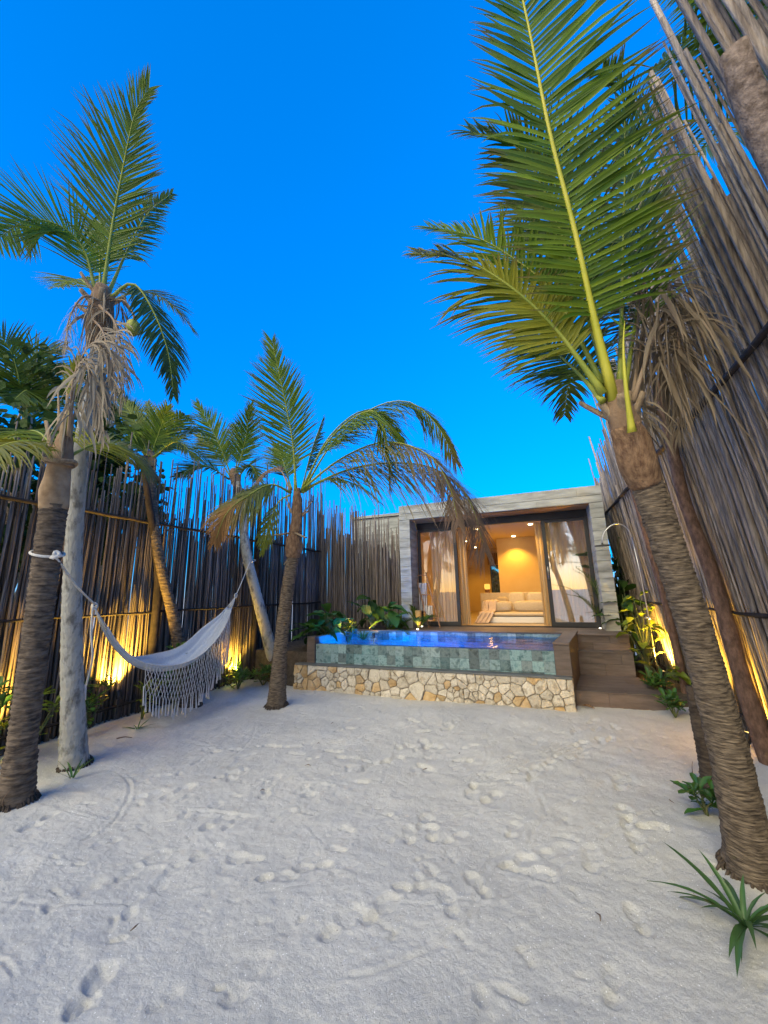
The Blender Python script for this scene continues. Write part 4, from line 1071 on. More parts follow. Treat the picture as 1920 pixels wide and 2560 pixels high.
# ---- palms outside the fences
def far_palm(loc, top, fronds, label, L=.6, dark='frond_dark', group=None, seed=90):
    r = empty('palm_tree', (*loc, 0), label, 'palm tree')
    trunk(r, [(*loc, -.1), ((loc[0] + top[0]) / 2 + .1, (loc[1] + top[1]) / 2, top[2] / 2), top], [.14, .1, .09], 'bark_brown', .07, .05, n=16, step=.03)
    boot(r, [(top[0], top[1], top[2] - .15), top, (top[0], top[1], top[2] + .2)], [.1, .12, .05], 'fibre', 'crown_sheath')
    for i, (p, nv) in enumerate(fronds):
        frond(r, p, L, 40, nv, dark if i % 2 else 'frond_green', 'petiole', .018, .026, .18, (62, 28), 5, .3, .05, .05, .5, seed + i)
    return r
def ring_fronds(top, n, L, seed, el=(10, 70)):
    rr = random.Random(seed); out = []
    for i in range(n):
        a = 2 * math.pi * (i + rr.uniform(-.3, .3)) / n; e = R(rr.uniform(*el)); l = L * rr.uniform(.8, 1.1)
        d = np.array((math.cos(a) * math.cos(e), math.sin(a) * math.cos(e), math.sin(e))); p0 = np.array(top)
        p1 = p0 + d * l * .5; p2 = p0 + d * l * .95 + np.array((0, 0, -l * .25 * math.cos(e)))
        p3 = p0 + d * l * 1.15 + np.array((0, 0, -l * .6 * math.cos(e)))
        out.append(([p0, p1, p2, p3], unit((-d[0] * math.sin(e) + .01, -d[1] * math.sin(e), math.cos(e) + .2))))
    return out
far_palm((-7.4, 3.2), (-7.4, 3.25, 4.3), [([(-7.42, 3.23, 4.37), (-7.29, 2.86, 5.3), (-7.39, 2.52, 5.73)], (.7, -.5, .2)), ([(-7.39, 3.25, 4.36), (-7.48, 3.17, 5.5), (-7.2, 3.44, 5.8)], (.7, -.5, .2)),
         ([(-7.42, 3.24, 4.33), (-7.3, 2.8, 4.88), (-7.2, 2.4, 4.6)], (.6, -.2, .7)), ([(-7.39, 3.25, 4.33), (-7.14, 3.45, 5.03), (-6.9, 3.8, 4.8)], (.6, -.4, .6)), ([(-7.45, 3.34, 4.4), (-8.0, 3.46, 5.4), (-8.4, 3.65, 6.1)], (.7, -.6, .2)),
         ([(-7.4, 3.2, 4.3), (-7.0, 3.0, 4.7), (-6.7, 2.7, 4.3)], (.6, -.3, .7)), ([(-7.4, 3.2, 4.3), (-6.95, 3.25, 4.5), (-6.7, 3.3, 4.0)], (.6, -.3, .7))],
         'bushy palm outside the reed fence beyond the brown ringed trunk', .75, seed=90)
far_palm((-6.6, 4.9), (-6.5, 4.7, 3.9), ring_fronds((-6.5, 4.7, 4.0), 9, 1.5, 3, (15, 75)), 'low palm peeking over the reed fence near the thin dark palm', .5, seed=110)
far_palm((2.75, 4.2), (2.6, 4.0, 5.7), [([(2.6, 4.0, 5.8), (2.16, 3.4, 6.3), (1.78, 2.96, 6.2), (1.29, 2.60, 5.8)], (-.5, -.3, .8)), ([(2.6, 4.0, 5.8), (2.18, 3.62, 6.4), (1.71, 3.33, 6.3), (1.30, 3.14, 5.85)], (-.5, -.3, .8)),
         ([(2.6, 4.0, 5.8), (2.3, 3.3, 5.9), (2.0, 2.6, 5.5), (1.85, 2.1, 4.9)], (-.6, -.1, .8)), ([(2.6, 4.0, 5.8), (2.4, 3.2, 6.2), (1.9, 2.4, 6.0), (1.5, 1.9, 5.4)], (-.6, -.1, .8))] + ring_fronds((2.6, 4.0, 5.8), 6, 2.0, 6, (0, 60)),
         'palm overhanging from outside the tall pole fence', .6, seed=130)
# the garden goes on behind the viewer and shows in the door glass
far_palm((2.35, -3.2), (2.2, -3.0, 2.6), ring_fronds((2.2, -3.0, 2.7), 10, 1.9, 12, (0, 80)), 'coconut palm on the beach side mirrored in the glass door', .55, seed=150)
far_palm((-3.6, -5.0), (-3.5, -4.9, 3.6), ring_fronds((-3.5, -4.9, 3.7), 9, 1.9, 14, (0, 80)), 'coconut palm standing on the open beach side of the yard', .55, seed=170)

# ================================================================== BROADLEAF TREES OUTSIDE THE FENCE
def sea_grape(loc, h, spread, nleaf, seed, label, material='leaf_dark', ls=1.0):
    rr = random.Random(seed)
    r = empty('sea_grape_tree', (*loc, 0), label, 'tree')
    mb = MB(); tips = []
    base = np.array((*loc, -.1))
    for b in range(7):
        a = rr.uniform(0, 6.28); l = rr.uniform(.5, 1) * spread
        e = base + np.array((math.cos(a) * l, math.sin(a) * l, h * rr.uniform(.62, 1.0)))
        m = base * .5 + e * .5 + np.array((rr.uniform(-.2, .2), rr.uniform(-.2, .2), h * .12))
        pts = spline([base + np.array((rr.uniform(-.06, .06), rr.uniform(-.06, .06), 0)), m, e], 14)
        mb.tube(pts, np.linspace(.07, .012, 14), 7)
        for k in range(5):
            q = pts[rr.randrange(7, 14)]
            e2 = q + np.array((rr.uniform(-.6, .6), rr.uniform(-.6, .6), rr.uniform(-.1, .5))) * spread * .55
            mb.tube(spline([q, (q + e2) / 2 + np.array((0, 0, .08)), e2], 6), np.linspace(.018, .006, 6), 5)
            tips += [e2, (q + e2) / 2]
        tips.append(e)
    mb.obj('trunk', 'bark_grey', r, smooth=True)
    lf = MB()
    for i in range(nleaf):
        c = np.array(tips[rr.randrange(len(tips))]) + np.array([rr.gauss(0, .16) for _ in range(3)])
        n = unit((rr.uniform(-1, 1), rr.uniform(-1, .4), rr.uniform(-.1, 1)))
        u = unit(np.cross(n, (rr.random(), rr.random(), .3))); v = np.cross(n, u)
        s = rr.uniform(.045, .085) * ls; k = 7
        vs = [c + (u * math.cos(6.283 * j / k) * s + v * math.sin(6.283 * j / k) * s * .9) + n * (.012 if j % 2 else 0) for j in range(k)]
        lf.add([c] + vs, [(0, 1 + j, 1 + (j + 1) % k) for j in range(k)], [(.5, rr.random(), .15 * rr.random(), 1)] * (k + 1))
    lf.obj('crown', material, r)
    return r
sea_grape((-6.7, 2.7), 4.7, 1.3, 2200, 1, 'dark round-leaved tree filling the gap behind the bushy far palm')
sea_grape((-7.2, 4.3), 5.0, 1.4, 2200, 2, 'dark round-leaved tree rising behind the dead hanging fronds')
sea_grape((-8.8, 3.2), 5.2, 1.6, 1500, 5, 'dark broadleaf tree farthest out beyond the reed fence')
sea_grape((-1.75, 15.3), 2.7, .8, 2600, 4, 'green shrub outside the back window of the room', 'leaf_dark', 2.2)

# ================================================================== LEAFY PLANTS
def leaf_mesh(L, w, curl, fold, material, seed, n=7, shape='oval'):
    rr = random.Random(seed); vs = []; al = []
    for i in range(n + 1):
        s = i / n
        if shape == 'oval': ww = w * math.sin(math.pi * min(1, s * .96 + .03)) ** .75
        elif shape == 'obovate': ww = w * (s ** .9) * (1 - s ** 6) * 1.05 + .002
        else: ww = w * (1 - .25 * s) * (1 - s ** 5) * (.75 + .25 * math.sin(math.pi * s)) + .0008   # strap
        y = L * s * (1 - .12 * curl * s); z = -L * curl * s * s * .55
        wav = .06 * w * math.sin(s * 17 + seed)
        vs += [(-ww / 2, y, z + fold * ww + wav), (-ww * .24, y, z + fold * ww * .3), (0, y, z), (ww * .24, y, z + fold * ww * .3), (ww / 2, y, z + fold * ww - wav)]
        al += [s] * 5
    fs = [(i * 5 + j, i * 5 + j + 1, i * 5 + j + 6, i * 5 + j + 5) for i in range(n) for j in range(4)]
    g = rr.random()
    return MB().add(vs, fs, [(s, g, .5 * max(0, s - .9) * 6 * rr.random(), 1) for s in al]).mesh('leaf', material, True)

def leaf_set(spec, material, k=5, seed=0, shape='oval'):
    rr = random.Random(seed)
    return [leaf_mesh(spec[0] * rr.uniform(.8, 1.15), spec[1] * rr.uniform(.85, 1.15), rr.uniform(*spec[2]), rr.uniform(.08, .28), material, seed * 10 + i, shape=shape) for i in range(k)]

def place_leaf(parent, me, p, az, el, roll=0, s=1.0):
    M = Matrix.Translation(p) @ Matrix.Rotation(az, 4, 'Z') @ Matrix.Rotation(el, 4, 'X') @ Matrix.Rotation(roll, 4, 'Y') @ Matrix.Scale(s, 4)
    return link('leaf', me, parent, M)

LS = {
    'paddle': leaf_set((.44, .19, (.3, .8)), 'leaf_green', 5, 1),
    'paddle_d': leaf_set((.42, .17, (.3, .9)), 'leaf_dark', 5, 2),
    'obov': leaf_set((.16, .07, (.1, .5)), 'leaf_green', 5, 3, 'obovate'),
    'obov_l': leaf_set((.15, .065, (.1, .5)), 'leaf_lime', 5, 4, 'obovate'),
    'round': leaf_set((.19, .13, (.2, .7)), 'leaf_lime', 5, 5),
    'strap': leaf_set((.5, .046, (.3, 1.3)), 'leaf_lily', 6, 6, 'strap'),
    'blade': leaf_set((.22, .02, (.2, .9)), 'leaf_green', 5, 7, 'strap'),
    'banana': leaf_set((.62, .2, (.3, .7)), 'leaf_green', 3, 8),
}

def paddle_plant(loc, label, kind, n, hgt, seed, dirv=None):
    """big leaves, each on its own long stalk"""
    rr = random.Random(seed); r = empty('leafy_plant', loc, label, 'plant')
    for i in range(n):
        a = rr.uniform(0, 6.28) if dirv is None else dirv + rr.gauss(0, .9)
        h = hgt * rr.uniform(.45, 1.0); o = .16 * rr.uniform(.3, 1.2) * (1.5 - h / hgt + .3)
        top = (loc[0] - math.sin(a) * o, loc[1] + math.cos(a) * o, loc[2] + h)
        st = MB().tube(spline([loc, (loc[0] - math.sin(a) * o * .3, loc[1] + math.cos(a) * o * .3, loc[2] + h * .6), top], 7), [.011, .01, .009, .008, .007, .006, .006], 6).obj('stalk', 'stem', r, smooth=True)
        place_leaf(r, rr.choice(LS[kind]), top, a, R(rr.uniform(-25, 45)), R(rr.uniform(-25, 25)), rr.uniform(.8, 1.15))
    return r

def rosette_plant(loc, label, kind, stems, hgt, seed, per=8, spread=.14, lean=(0, 0)):
    """woody stems each ending in a rosette of leaves"""
    rr = random.Random(seed); r = empty('leafy_shrub', loc, label, 'shrub')
    for i in range(stems):
        a = rr.uniform(0, 6.28); o = spread * rr.uniform(.2, 1.2)
        top = np.array((loc[0] + math.cos(a) * o + lean[0], loc[1] + math.sin(a) * o + lean[1], loc[2] + hgt * rr.uniform(.5, 1.0)))
        P = spline([loc, (np.array(loc) + top) / 2 + np.array((rr.uniform(-.04, .04), rr.uniform(-.04, .04), .02)), top], 7)
        MB().tube(P, np.linspace(.009, .005, 7), 6).obj('stem', 'stem', r, smooth=True)
        for k in range(per):
            az = k * 2.4 + rr.uniform(-.3, .3)
            place_leaf(r, rr.choice(LS[kind]), top - np.array((0, 0, .012 * (k % 4))), az, R(rr.uniform(5, 65)), 0, rr.uniform(.75, 1.2))
        for k in range(3):
            q = P[rr.randrange(3, 6)]
            place_leaf(r, rr.choice(LS[kind]), q, rr.uniform(0, 6.28), R(rr.uniform(-10, 40)), 0, rr.uniform(.6, 1))
    return r

def strap_plant(loc, label, kind, n, seed, el=(25, 80), s=(.8, 1.2), name='strap_leaf_plant'):
    rr = random.Random(seed); r = empty(name, loc, label, 'plant')
    for i in range(n):
        a = i * 2.4 + rr.uniform(-.4, .4)
        place_leaf(r, rr.choice(LS[kind]), (loc[0] - math.sin(a) * .015, loc[1] + math.cos(a) * .015, loc[2]), a, R(rr.uniform(*el)), R(rr.uniform(-15, 15)), rr.uniform(*s))
    return r

# plants in the bed behind the pool
paddle_plant((-3.72, 6.55, .58), 'big glossy paddle-leaved plant hanging over the pool corner', 'paddle', 22, .66, 1)
paddle_plant((-3.95, 6.45, .5), 'broad dark leaves crowding the pool corner block', 'paddle_d', 14, .5, 2)
rosette_plant((-3.62, 7.15, .6), 'yellow-green rosette shrub between the two paddle-leaved plants', 'obov_l', 6, .42, 3)
paddle_plant((-3.35, 7.75, .62), 'dark paddle-leaved plant against the reed fence beside the concrete pillar', 'paddle_d', 17, .8, 4)
paddle_plant((-3.05, 7.85, .62), 'green paddle-leaved plant standing at the foot of the concrete pillar', 'paddle', 9, .65, 5)
strap_plant((-3.45, 7.5, .62), 'grassy clump lit from below at the back of the pool', 'blade', 26, 6, s=(.9, 1.4))
strap_plant((-3.9, 7.05, .6), 'lime grassy clump under the paddle leaves', 'blade', 22, 7, s=(.8, 1.2))
MB().box(-5.0, -3.83, 6.0, 8.40, .0, .58).obj('soil_bed', 'soil', kind='structure', label='dark planting soil behind the pool')
def feather_palm(loc, label, seed, n=8, L=.7, el=(20, 75), leaf=.22, mat_='frond_dark', bias=None):
    rr = random.Random(seed); r = empty('areca_palm', loc, label, 'plant')
    for i in range(n):
        a = 2 * math.pi * i / n + rr.uniform(-.3, .3) if bias is None else bias + rr.gauss(0, .7)
        e = R(rr.uniform(*el)); l = L * rr.uniform(.75, 1.1)
        d = np.array((math.cos(a) * math.cos(e), math.sin(a) * math.cos(e), math.sin(e))); p0 = np.array(loc)
        p2 = p0 + d * l * .6; p3 = p0 + d * l + np.array((0, 0, -l * .22))
        frond(r, [p0, p2, p3], leaf, 22, unit((-d[0] * math.sin(e), -d[1] * math.sin(e), math.cos(e) + .1)), mat_, 'petiole', .006, .016, .3, (60, 30), 10, .15, 0, .02, .3, seed * 20 + i)
    return r
feather_palm((-2.95, 8.0, .62), 'small feathery palm in front of the concrete pillar', 3, 9, .75)
feather_palm((-2.42, 8.0, .82), 'small feathery palm fronds beside the towel ladder', 4, 5, .62, (35, 80), .18)
# plants along the steps and the pole fence
MB().box(1.275, 1.80, 6.36, 10.0, -.1, .13).obj('soil_bed', 'soil', kind='structure', label='narrow planting bed along the pole fence')
paddle_plant((1.52, 7.75, .12), 'tall lit plant with broad leaves beside the shower pipe', 'round', 19, 1.3, 8)
paddle_plant((1.42, 7.3, .12), 'broad lime leaves leaning over the steps', 'round', 14, .9, 9)
paddle_plant((1.50, 6.85, .12), 'low glowing plant round the spotlight by the steps', 'round', 9, .48, 10)
rosette_plant((1.40, 6.6, .12), 'low rosette plant at the outer edge of the bottom step', 'obov', 6, .22, 11)
paddle_plant((1.42, 8.2, .12), 'dark paddle leaves between the villa and the pole fence', 'paddle_d', 12, 1.45, 12)
paddle_plant((1.40, 8.75, .12), 'tall banana-like leaves rising behind the shower head', 'banana', 4, 2.4, 13)
feather_palm((1.36, 8.65, .5), 'arching palm fronds in the gap beside the villa wall', 14, 7, 1.9, (45, 80), .24, bias=math.pi * .9)
sea_grape((1.50, 9.6), 2.2, .35, 900, 8, 'dark shrub closing the gap between villa and pole fence')
strap_plant((1.34, 7.85, .3), 'dark spiky leaves next to the glass door corner', 'strap', 16, 15, (10, 70), (.6, .9))
# plants on the sand
strap_plant((.73, 2.57, .02), 'green spider lily with long strap leaves at the foot of the leaning palm', 'strap', 24, 16, (18, 72), (.38, .7))
rosette_plant((.93, 3.62, -.01), 'small round-leaved seedling behind the leaning palm trunk', 'obov', 4, .16, 17, 6, .06)
rosette_plant((1.36, 5.9, .02), 'small green weed at the end of the bottom step', 'obov', 5, .2, 18, 6, .08)
strap_plant((1.02, 4.0, 0), 'sparse yellowing grass sprig on the sand near the pole fence', 'blade', 5, 19, (5, 50), (.4, .8))
rosette_plant((-4.82, 4.22, .05), 'green shrub standing above the hammock cloth at the thin palm', 'obov', 6, .85, 20, 9, .16)
rosette_plant((-4.78, 3.72, .05), 'lit yellow-green shrub behind the hammock fringe', 'obov_l', 5, .5, 21, 6, .2)
rosette_plant((-4.80, 3.05, .05), 'dim green shrub next to the pale grey trunk', 'obov', 6, .7, 22, 8, .2)
rosette_plant((-4.72, 2.45, .05), 'green bush between the two big trunks by the hammock', 'obov_l', 7, .62, 23, 8, .22)
rosette_plant((-4.75, 2.1, .05), 'dark leafy bush in the gap behind the brown ringed trunk', 'obov', 8, .8, 24, 9, .25)
rosette_plant((-4.75, 5.35, .03), 'low leafy clump lit by the lamp near the leaning grey palm', 'obov', 8, .32, 25, 9, .24)
rosette_plant((-4.55, 5.75, .03), 'dark leafy clump at the foot of the leaning grey palm', 'obov', 7, .34, 26, 9, .22)
rosette_plant((-4.80, 1.85, .05), 'yellow lit bush at the edge beside the brown ringed trunk', 'obov_l', 6, .5, 27, 8, .2)
strap_plant((-4.55, 3.5, .05), 'thin yellow weeds under the hammock tassels', 'blade', 9, 28, (10, 70), (.6, 1.1))
strap_plant((-4.0, 2.5, .01), 'dry pale grass blades between the two big trunks', 'blade', 6, 29, (20, 80), (.7, 1.2))

# ================================================================== GARDEN SPOTLIGHTS
def spotlight(loc, aim, label, energy=60, size=105, col=(1, .58, .07)):
    r = empty('garden_spotlight', loc, label, 'lamp', 'warm garden spotlights at the fence foot')
    d = unit(aim)
    M = Matrix.Translation((loc[0], loc[1], loc[2] + .10)) @ Vector(d).to_track_quat('Z', 'Y').to_matrix().to_4x4()
    MB().tube([(loc[0], loc[1], loc[2] - .12), (loc[0], loc[1], loc[2] + .07)], .008, 8).obj('stake', 'black_metal', r)
    MB().lathe([(.012, -.05), (.026, -.045), (.03, -.03), (.03, .04), (.034, .042), (.034, .05), (.028, .05), (.027, .036), (.0, .035)], 18).obj('housing', 'black_metal', r, M=M, smooth=False)
    MB().lathe([(.0, .037), (.026, .037), (.026, .040), (.0, .041)], 18).obj('lens', 'lens_warm', r, M=M)
    ld = bpy.data.lights.new('spot_beam', 'SPOT'); ld.energy = energy * 2.3; ld.color = col; ld.spot_size = R(size); ld.spot_blend = 1.0; ld.shadow_soft_size = .025
    q = Matrix.Translation((loc[0] + d[0] * .06, loc[1] + d[1] * .06, loc[2] + .10 + d[2] * .06)) @ Vector(-d).to_track_quat('Z', 'Y').to_matrix().to_4x4()
    link('spot_beam', ld, r, q)
    return r
spotlight((1.70, 4.98, .03), (.25, .02, 1), 'garden spotlight glowing at the foot of the reddish fence log', 40)
spotlight((1.64, 7.45, .13), (.2, -.06, 1), 'garden spotlight among the lime leaves beside the steps', 35)
spotlight((-4.90, 3.48, .30), (-.35, .0, 1), 'garden spotlight blazing behind the hammock fringe', 45)
spotlight((-4.92, 5.52, .12), (-.35, .02, 1), 'garden spotlight by the leaning grey palm', 45)
spotlight((-4.92, 2.18, .08), (-.35, .0, 1), 'garden spotlight half hidden beyond the brown ringed trunk', 40)
spotlight((-3.55, 6.95, .6), (-.1, .1, 1), 'small garden spotlight under the big paddle leaves', 2.5)
spotlight((-3.25, 7.55, .6), (-.1, .2, 1), 'small garden spotlight in the grassy clump behind the pool', 2.5)

# terrace dots set in the deck
for x, y, lab in ((-2.47, 8.42, 'tiny white terrace light in front of the yellow pot'), (.99, 8.46, 'tiny white terrace light at the corner of the glass door')):
    r = empty('terrace_light', (x, y, DECK), lab, 'lamp', 'small terrace lights')
    MB().lathe([(.0, 0), (.026, 0), (.026, .008), (.020, .012), (.0, .012)], 16).obj('rim', 'steel', r, M=Matrix.Translation((x, y, DECK)))
    MB().lathe([(.0, .0122), (.017, .0122), (.015, .018), (.0, .02)], 16).obj('lens', 'lens_small', r, M=Matrix.Translation((x, y, DECK)))

# ================================================================== SHOWER
def shower():
    r = empty('garden_shower', (1.61, 7.55, .12), 'steel gooseneck garden shower with a round flat head', 'shower')
    MB().tube([(1.60, 7.55, .1), (1.60, 7.55, 1.05), (1.585, 7.56, 1.73), (1.545, 7.58, 2.40)], .011, 10).obj('pipe', 'steel', r, smooth=True)
    MB().tube(spline([(1.545, 7.58, 2.39), (1.52, 7.585, 2.50), (1.45, 7.59, 2.60), (1.36, 7.6, 2.635), (1.25, 7.6, 2.60), (1.16, 7.6, 2.51), (1.11, 7.6, 2.40), (1.095, 7.6, 2.31)], 28), .011, 10).obj('gooseneck', 'steel', r, smooth=True)
    MB().lathe([(.0, -.012), (.12, -.012), (.125, -.004), (.125, .004), (.05, .010), (.02, .014), (.016, .04), (.0, .04)], 28).obj('shower_head', 'dark_steel', r, smooth=False, M=Matrix.Translation((1.095, 7.6, 2.275)))
    c = MB(); c.tube([(1.54, 7.55, 1.06), (1.68, 7.55, 1.06)], .014, 10)
    c.obj('valve', 'steel', r, smooth=True)
    MB().tube([(1.60, 7.52, 1.06), (1.60, 7.49, 1.06)], .02, 10).obj('handle', 'steel', r, smooth=True)
shower()

# ================================================================== HAMMOCK
def hammock():
    r = empty('hammock', (-4.45, 3.8, .6), 'pale blue-white cotton hammock with knotted fringe slung between palms', 'hammock')
    PL, PR = np.array((-4.32, 2.70, 1.48)), np.array((-4.50, 4.93, 1.56))
    spine = spline([PL, (-4.40, 2.98, 1.10), (-4.45, 3.30, .80), (-4.47, 3.72, .66), (-4.46, 4.15, .74), (-4.46, 4.58, 1.10), PR], 61)
    # cloth: a gathered trough, the side to the yard hangs lower
    P = []
    U, V = 60, 28
    for i in range(6, U - 4):
        t = i / U; c = spine[i]
        g = float(smooth01((t - .16) / .34)) * float(smooth01((.98 - t) / .30))
        half = .035 + .14 * g
        row = []
        for j in range(V + 1):
            a = -1 + 2 * j / V               # -1 far side, +1 yard side
            x = half * math.sin(a * 1.25) * .95
            z = .20 * g * (abs(a) ** 2.0) * (1.0 if a < 0 else .35) + .016 * math.sin(j * 1.35 + t * 7) * (1.1 - g * .35) + .006 * math.sin(j * 3.1 + t * 15)
            row.append((c[0] + x * .9, c[1] + x * .15, c[2] + z))
        P.append(row)
    o = MB().grid(P).obj('cloth', 'hammock_cloth', r, smooth=True)
    sm = o.modifiers.new('thickness', 'SOLIDIFY'); sm.thickness = .006
    edge = [np.array(row[-1]) for row in P]
    MB().tube(edge[::2], .009, 6).obj('edge_cord', 'fringe', r, smooth=True)
    MB().tube([np.array(row[0]) for row in P][::2], .007, 6).obj('edge_cord', 'fringe', r, smooth=True)
    # clew cords
    for end, row in ((PL, P[0]), (PR, P[-1])):
        for j in range(0, V + 1, 3):
            q = np.array(row[j]); MB().tube(spline([end, (end + q) / 2 + np.array((0, 0, -.01)), q], 6), .0045, 5).obj('clew_cord', 'rope', r, smooth=True)
        a = np.linspace(0, 2 * math.pi, 18)
        d = unit(np.array(row[V // 2]) - end); s = unit(np.cross(d, (0, 0, 1))); n = np.cross(s, d)
        MB().tube([end + (d * math.cos(k) + n * math.sin(k)) * .03 for k in a], .011, 7).obj('ring', 'rope', r, smooth=True)
    # fringe net hanging from the yard side edge
    rr = random.Random(3)
    E = spline(edge, 200)
    i0, i1, ncol, rows = 58, 190, 36, 6
    def top(k): return E[int(i0 + (i1 - i0) * k / ncol)]
    def dropz(k): u = k / ncol; return .042 + .034 * math.sin(math.pi * (.12 + .88 * (1 - u))) ** .5 * 1.0
    net = MB()
    out = np.array((.06, -.03, 0))
    node = {}
    for rw in range(rows + 1):
        for k in range(ncol + 1):
            kk = k + (.5 if rw % 2 else 0)
            if kk > ncol: continue
            p = top(kk) + out * min(1, rw / 2) * .5 + np.array((rr.uniform(-.004, .004), rr.uniform(-.004, .004), -dropz(kk) * rw + rr.uniform(-.004, .004)))
            node[(rw, k)] = p
    for (rw, k), p in node.items():
        for dk in ((0, -1) if rw % 2 == 0 else (0, 1)):
            q = node.get((rw + 1, k + dk))
            if q is not None: net.tube([p, q], .0038, 4, caps=False)
    net.obj('fringe_net', 'fringe', r, smooth=True, kind='stuff')
    for k in range(ncol + 1):
        p = node.get((rows, k))
        if p is None: continue
        L = .15 + .06 * rr.random()
        sw = np.array((rr.uniform(-.015, .015), rr.uniform(-.02, .02), 0))
        MB().tube([p, p + sw * .3 + (0, 0, -L * .35), p + sw * .7 + (0, 0, -L * .75), p + sw + (0, 0, -L)], [.005, .0055, .008, .013], 6).obj('tassel', 'fringe', r, smooth=True)
    # ropes
    a = np.linspace(0, 2 * math.pi, 26)
    A = np.array((-3.755, 1.925, 1.93))
    MB().tube([A + np.array((math.cos(k) * .108, math.sin(k) * .108, -.035 * math.cos(k + .4))) for k in a], .011, 7).obj('rope_loop', 'rope', r, smooth=True)
    kn = np.array((-3.62, 1.90, 1.91))
    MB().tube(spline([kn, kn + (-.02, .02, .03), kn + (.02, .03, .0), kn + (-.01, -.01, -.03), kn + (.0, .02, .01)], 14), .014, 7).obj('rope_knot', 'rope', r, smooth=True)
    MB().tube(spline([kn, kn * .5 + PL * .5 + np.array((0, 0, -.02)), PL + (0, 0, .02)], 16), .010, 7).obj('rope', 'rope', r, smooth=True)
    MB().tube(spline([PL + (.02, -.03, .02), PL + (.03, -.02, -.25), PL + (.07, .0, -.5), PL + (.04, .0, -.72), PL + (.03, -.01, -.80)], 20), .0095, 7).obj('rope_end', 'rope', r, smooth=True)
    e = PL + np.array((.03, -.01, -.80))
    MB().tube([e + (0, 0, .04), e, e + (0, 0, -.04), e + (0, 0, -.10)], [.012, .018, .02, .026], 9).obj('rope_tassel', 'fringe', r, smooth=True)
    D = np.array((-4.845, 5.60, 2.16))
    MB().tube([D + np.array((math.cos(k) * .105, math.sin(k) * .105, .04 * math.sin(k))) for k in a], .007, 6).obj('rope_loop', 'rope', r, smooth=True)
    MB().tube(spline([PR, PR * .5 + (D + (.08, -.08, -.02)) * .5 + np.array((0, 0, -.01)), D + (.08, -.08, -.02)], 10), .007, 6).obj('rope', 'rope', r, smooth=True)
hammock()

# ================================================================== TERRACE THINGS
def ladder():
    r = empty('towel_ladder', (-2.3, 8.4, DECK), 'leaning wooden ladder rack with striped towels by the curtained door', 'ladder')
    A0, A1 = np.array((-2.275, 8.28, .805)), np.array((-2.63, 8.585, 1.985))
    B0, B1 = A0 + (.245, 0, 0), A1 + (.25, 0, 0)
    for p, q in ((A0, A1), (B0, B1)):
        d = unit(q - p)
        MB().tube([p, (p + q) / 2, q], .017, 6).obj('rail', 'ladder_wood', r)
    for t in (.16, .37, .58, .79, .95):
        p = A0 + (A1 - A0) * t; q = B0 + (B1 - B0) * t
        MB().tube([p, q], .012, 6).obj('rung', 'ladder_wood', r)
    for t, L, lab in ((.79, .62, 'striped white towel hanging from the upper rung of the ladder'), (.37, .30, 'folded striped towel on the lower rung of the ladder')):
        p = A0 + (A1 - A0) * t; q = B0 + (B1 - B0) * t
        tr = empty('towel', tuple(p), lab, 'towel', 'striped towels on the ladder')
        n = 10
        for k in range(n):
            mats = 'towel' if k % 2 == 0 else 'towel_stripe'
            x0, x1 = p[0] + .03 + .185 * k / n, p[0] + .03 + .185 * (k + 1) / n
            if k % 2: x0 += .004; x1 -= .004
            P = []
            for i in range(13):
                s = i / 12
                z = p[2] + .016 - L * s; y = p[1] - .02 - .01 * math.sin(s * 5 + k) - .03 * s
                P.append([(x0, y + .006 * math.sin(k * 1.7), z), (x1, y + .006 * math.sin((k + 1) * 1.7), z)])
            o = MB().grid(P).obj('towel_band', mats, tr, smooth=True)
            m = o.modifiers.new('thickness', 'SOLIDIFY'); m.thickness = .006
ladder()
def clay_pot():
    r = empty('tapered_pot', (-2.42, 8.02, DECK), 'tall tapered ochre pot glowing on the terrace beside the ladder', 'pot')
    MB().lathe([(.0, 0), (.022, 0), (.032, .04), (.05, .16), (.064, .28), (.068, .36), (.070, .37), (.062, .37), (.058, .33), (.0, .31)], 24).obj('body', 'pot_clay', r, smooth=True, M=Matrix.Translation((-2.42, 8.02, DECK)))
    ld = bpy.data.lights.new('pot_light', 'SPOT'); ld.energy = 1; ld.color = (1, .62, .12); ld.spot_size = R(80); ld.shadow_soft_size = .02
    q = Matrix.Translation((-2.40, 7.86, DECK + .02)) @ Vector(unit((.1, -.45, -1))).to_track_quat('Z', 'Y').to_matrix().to_4x4()
    MB().lathe([(.0, 0), (.018, 0), (.018, .012), (.0, .014)], 14).obj('uplight', 'lens_small', r, M=Matrix.Translation((-2.40, 7.86, DECK + .002)))
    link('pot_light', ld, r, q)
clay_pot()

# ================================================================== ROOM
def curtain(x0, x1, y, label, folds, amp=.035, z0=.83, z1=2.96, m='curtain'):
    P = []
    n = folds * 8
    for i in range(n + 1):
        t = i / n; x = x0 + (x1 - x0) * t
        col = []
        for k in range(9):
            s = k / 8; z = z1 + (z0 - z1) * s
            ph = t * folds * 2 * math.pi
            yy = y + amp * (math.sin(ph) + .35 * math.sin(2.3 * ph + 1)) * (.7 + .3 * s)
            col.append((x + .012 * math.sin(ph * .5 + s * 3), yy, z))
        P.append(col)
    o = MB().grid(P).obj('curtain', m, smooth=True)
    tag(o, label, 'curtain', 'long cream curtains')
    return o
curtain(-2.30, -1.70, 8.82, 'cream curtain drawn behind the left glass panel', 8, .03)
curtain(-1.66, -1.45, 8.78, 'gathered cream curtain edging the open doorway beside the curtained panel', 5, .04)
curtain(.02, .20, 8.78, 'gathered cream curtain edging the doorway beside the mirroring panel', 4, .04)
curtain(.22, 1.06, 8.84, 'sheer cream curtain behind the mirroring glass panel', 9, .03, m='sheer')

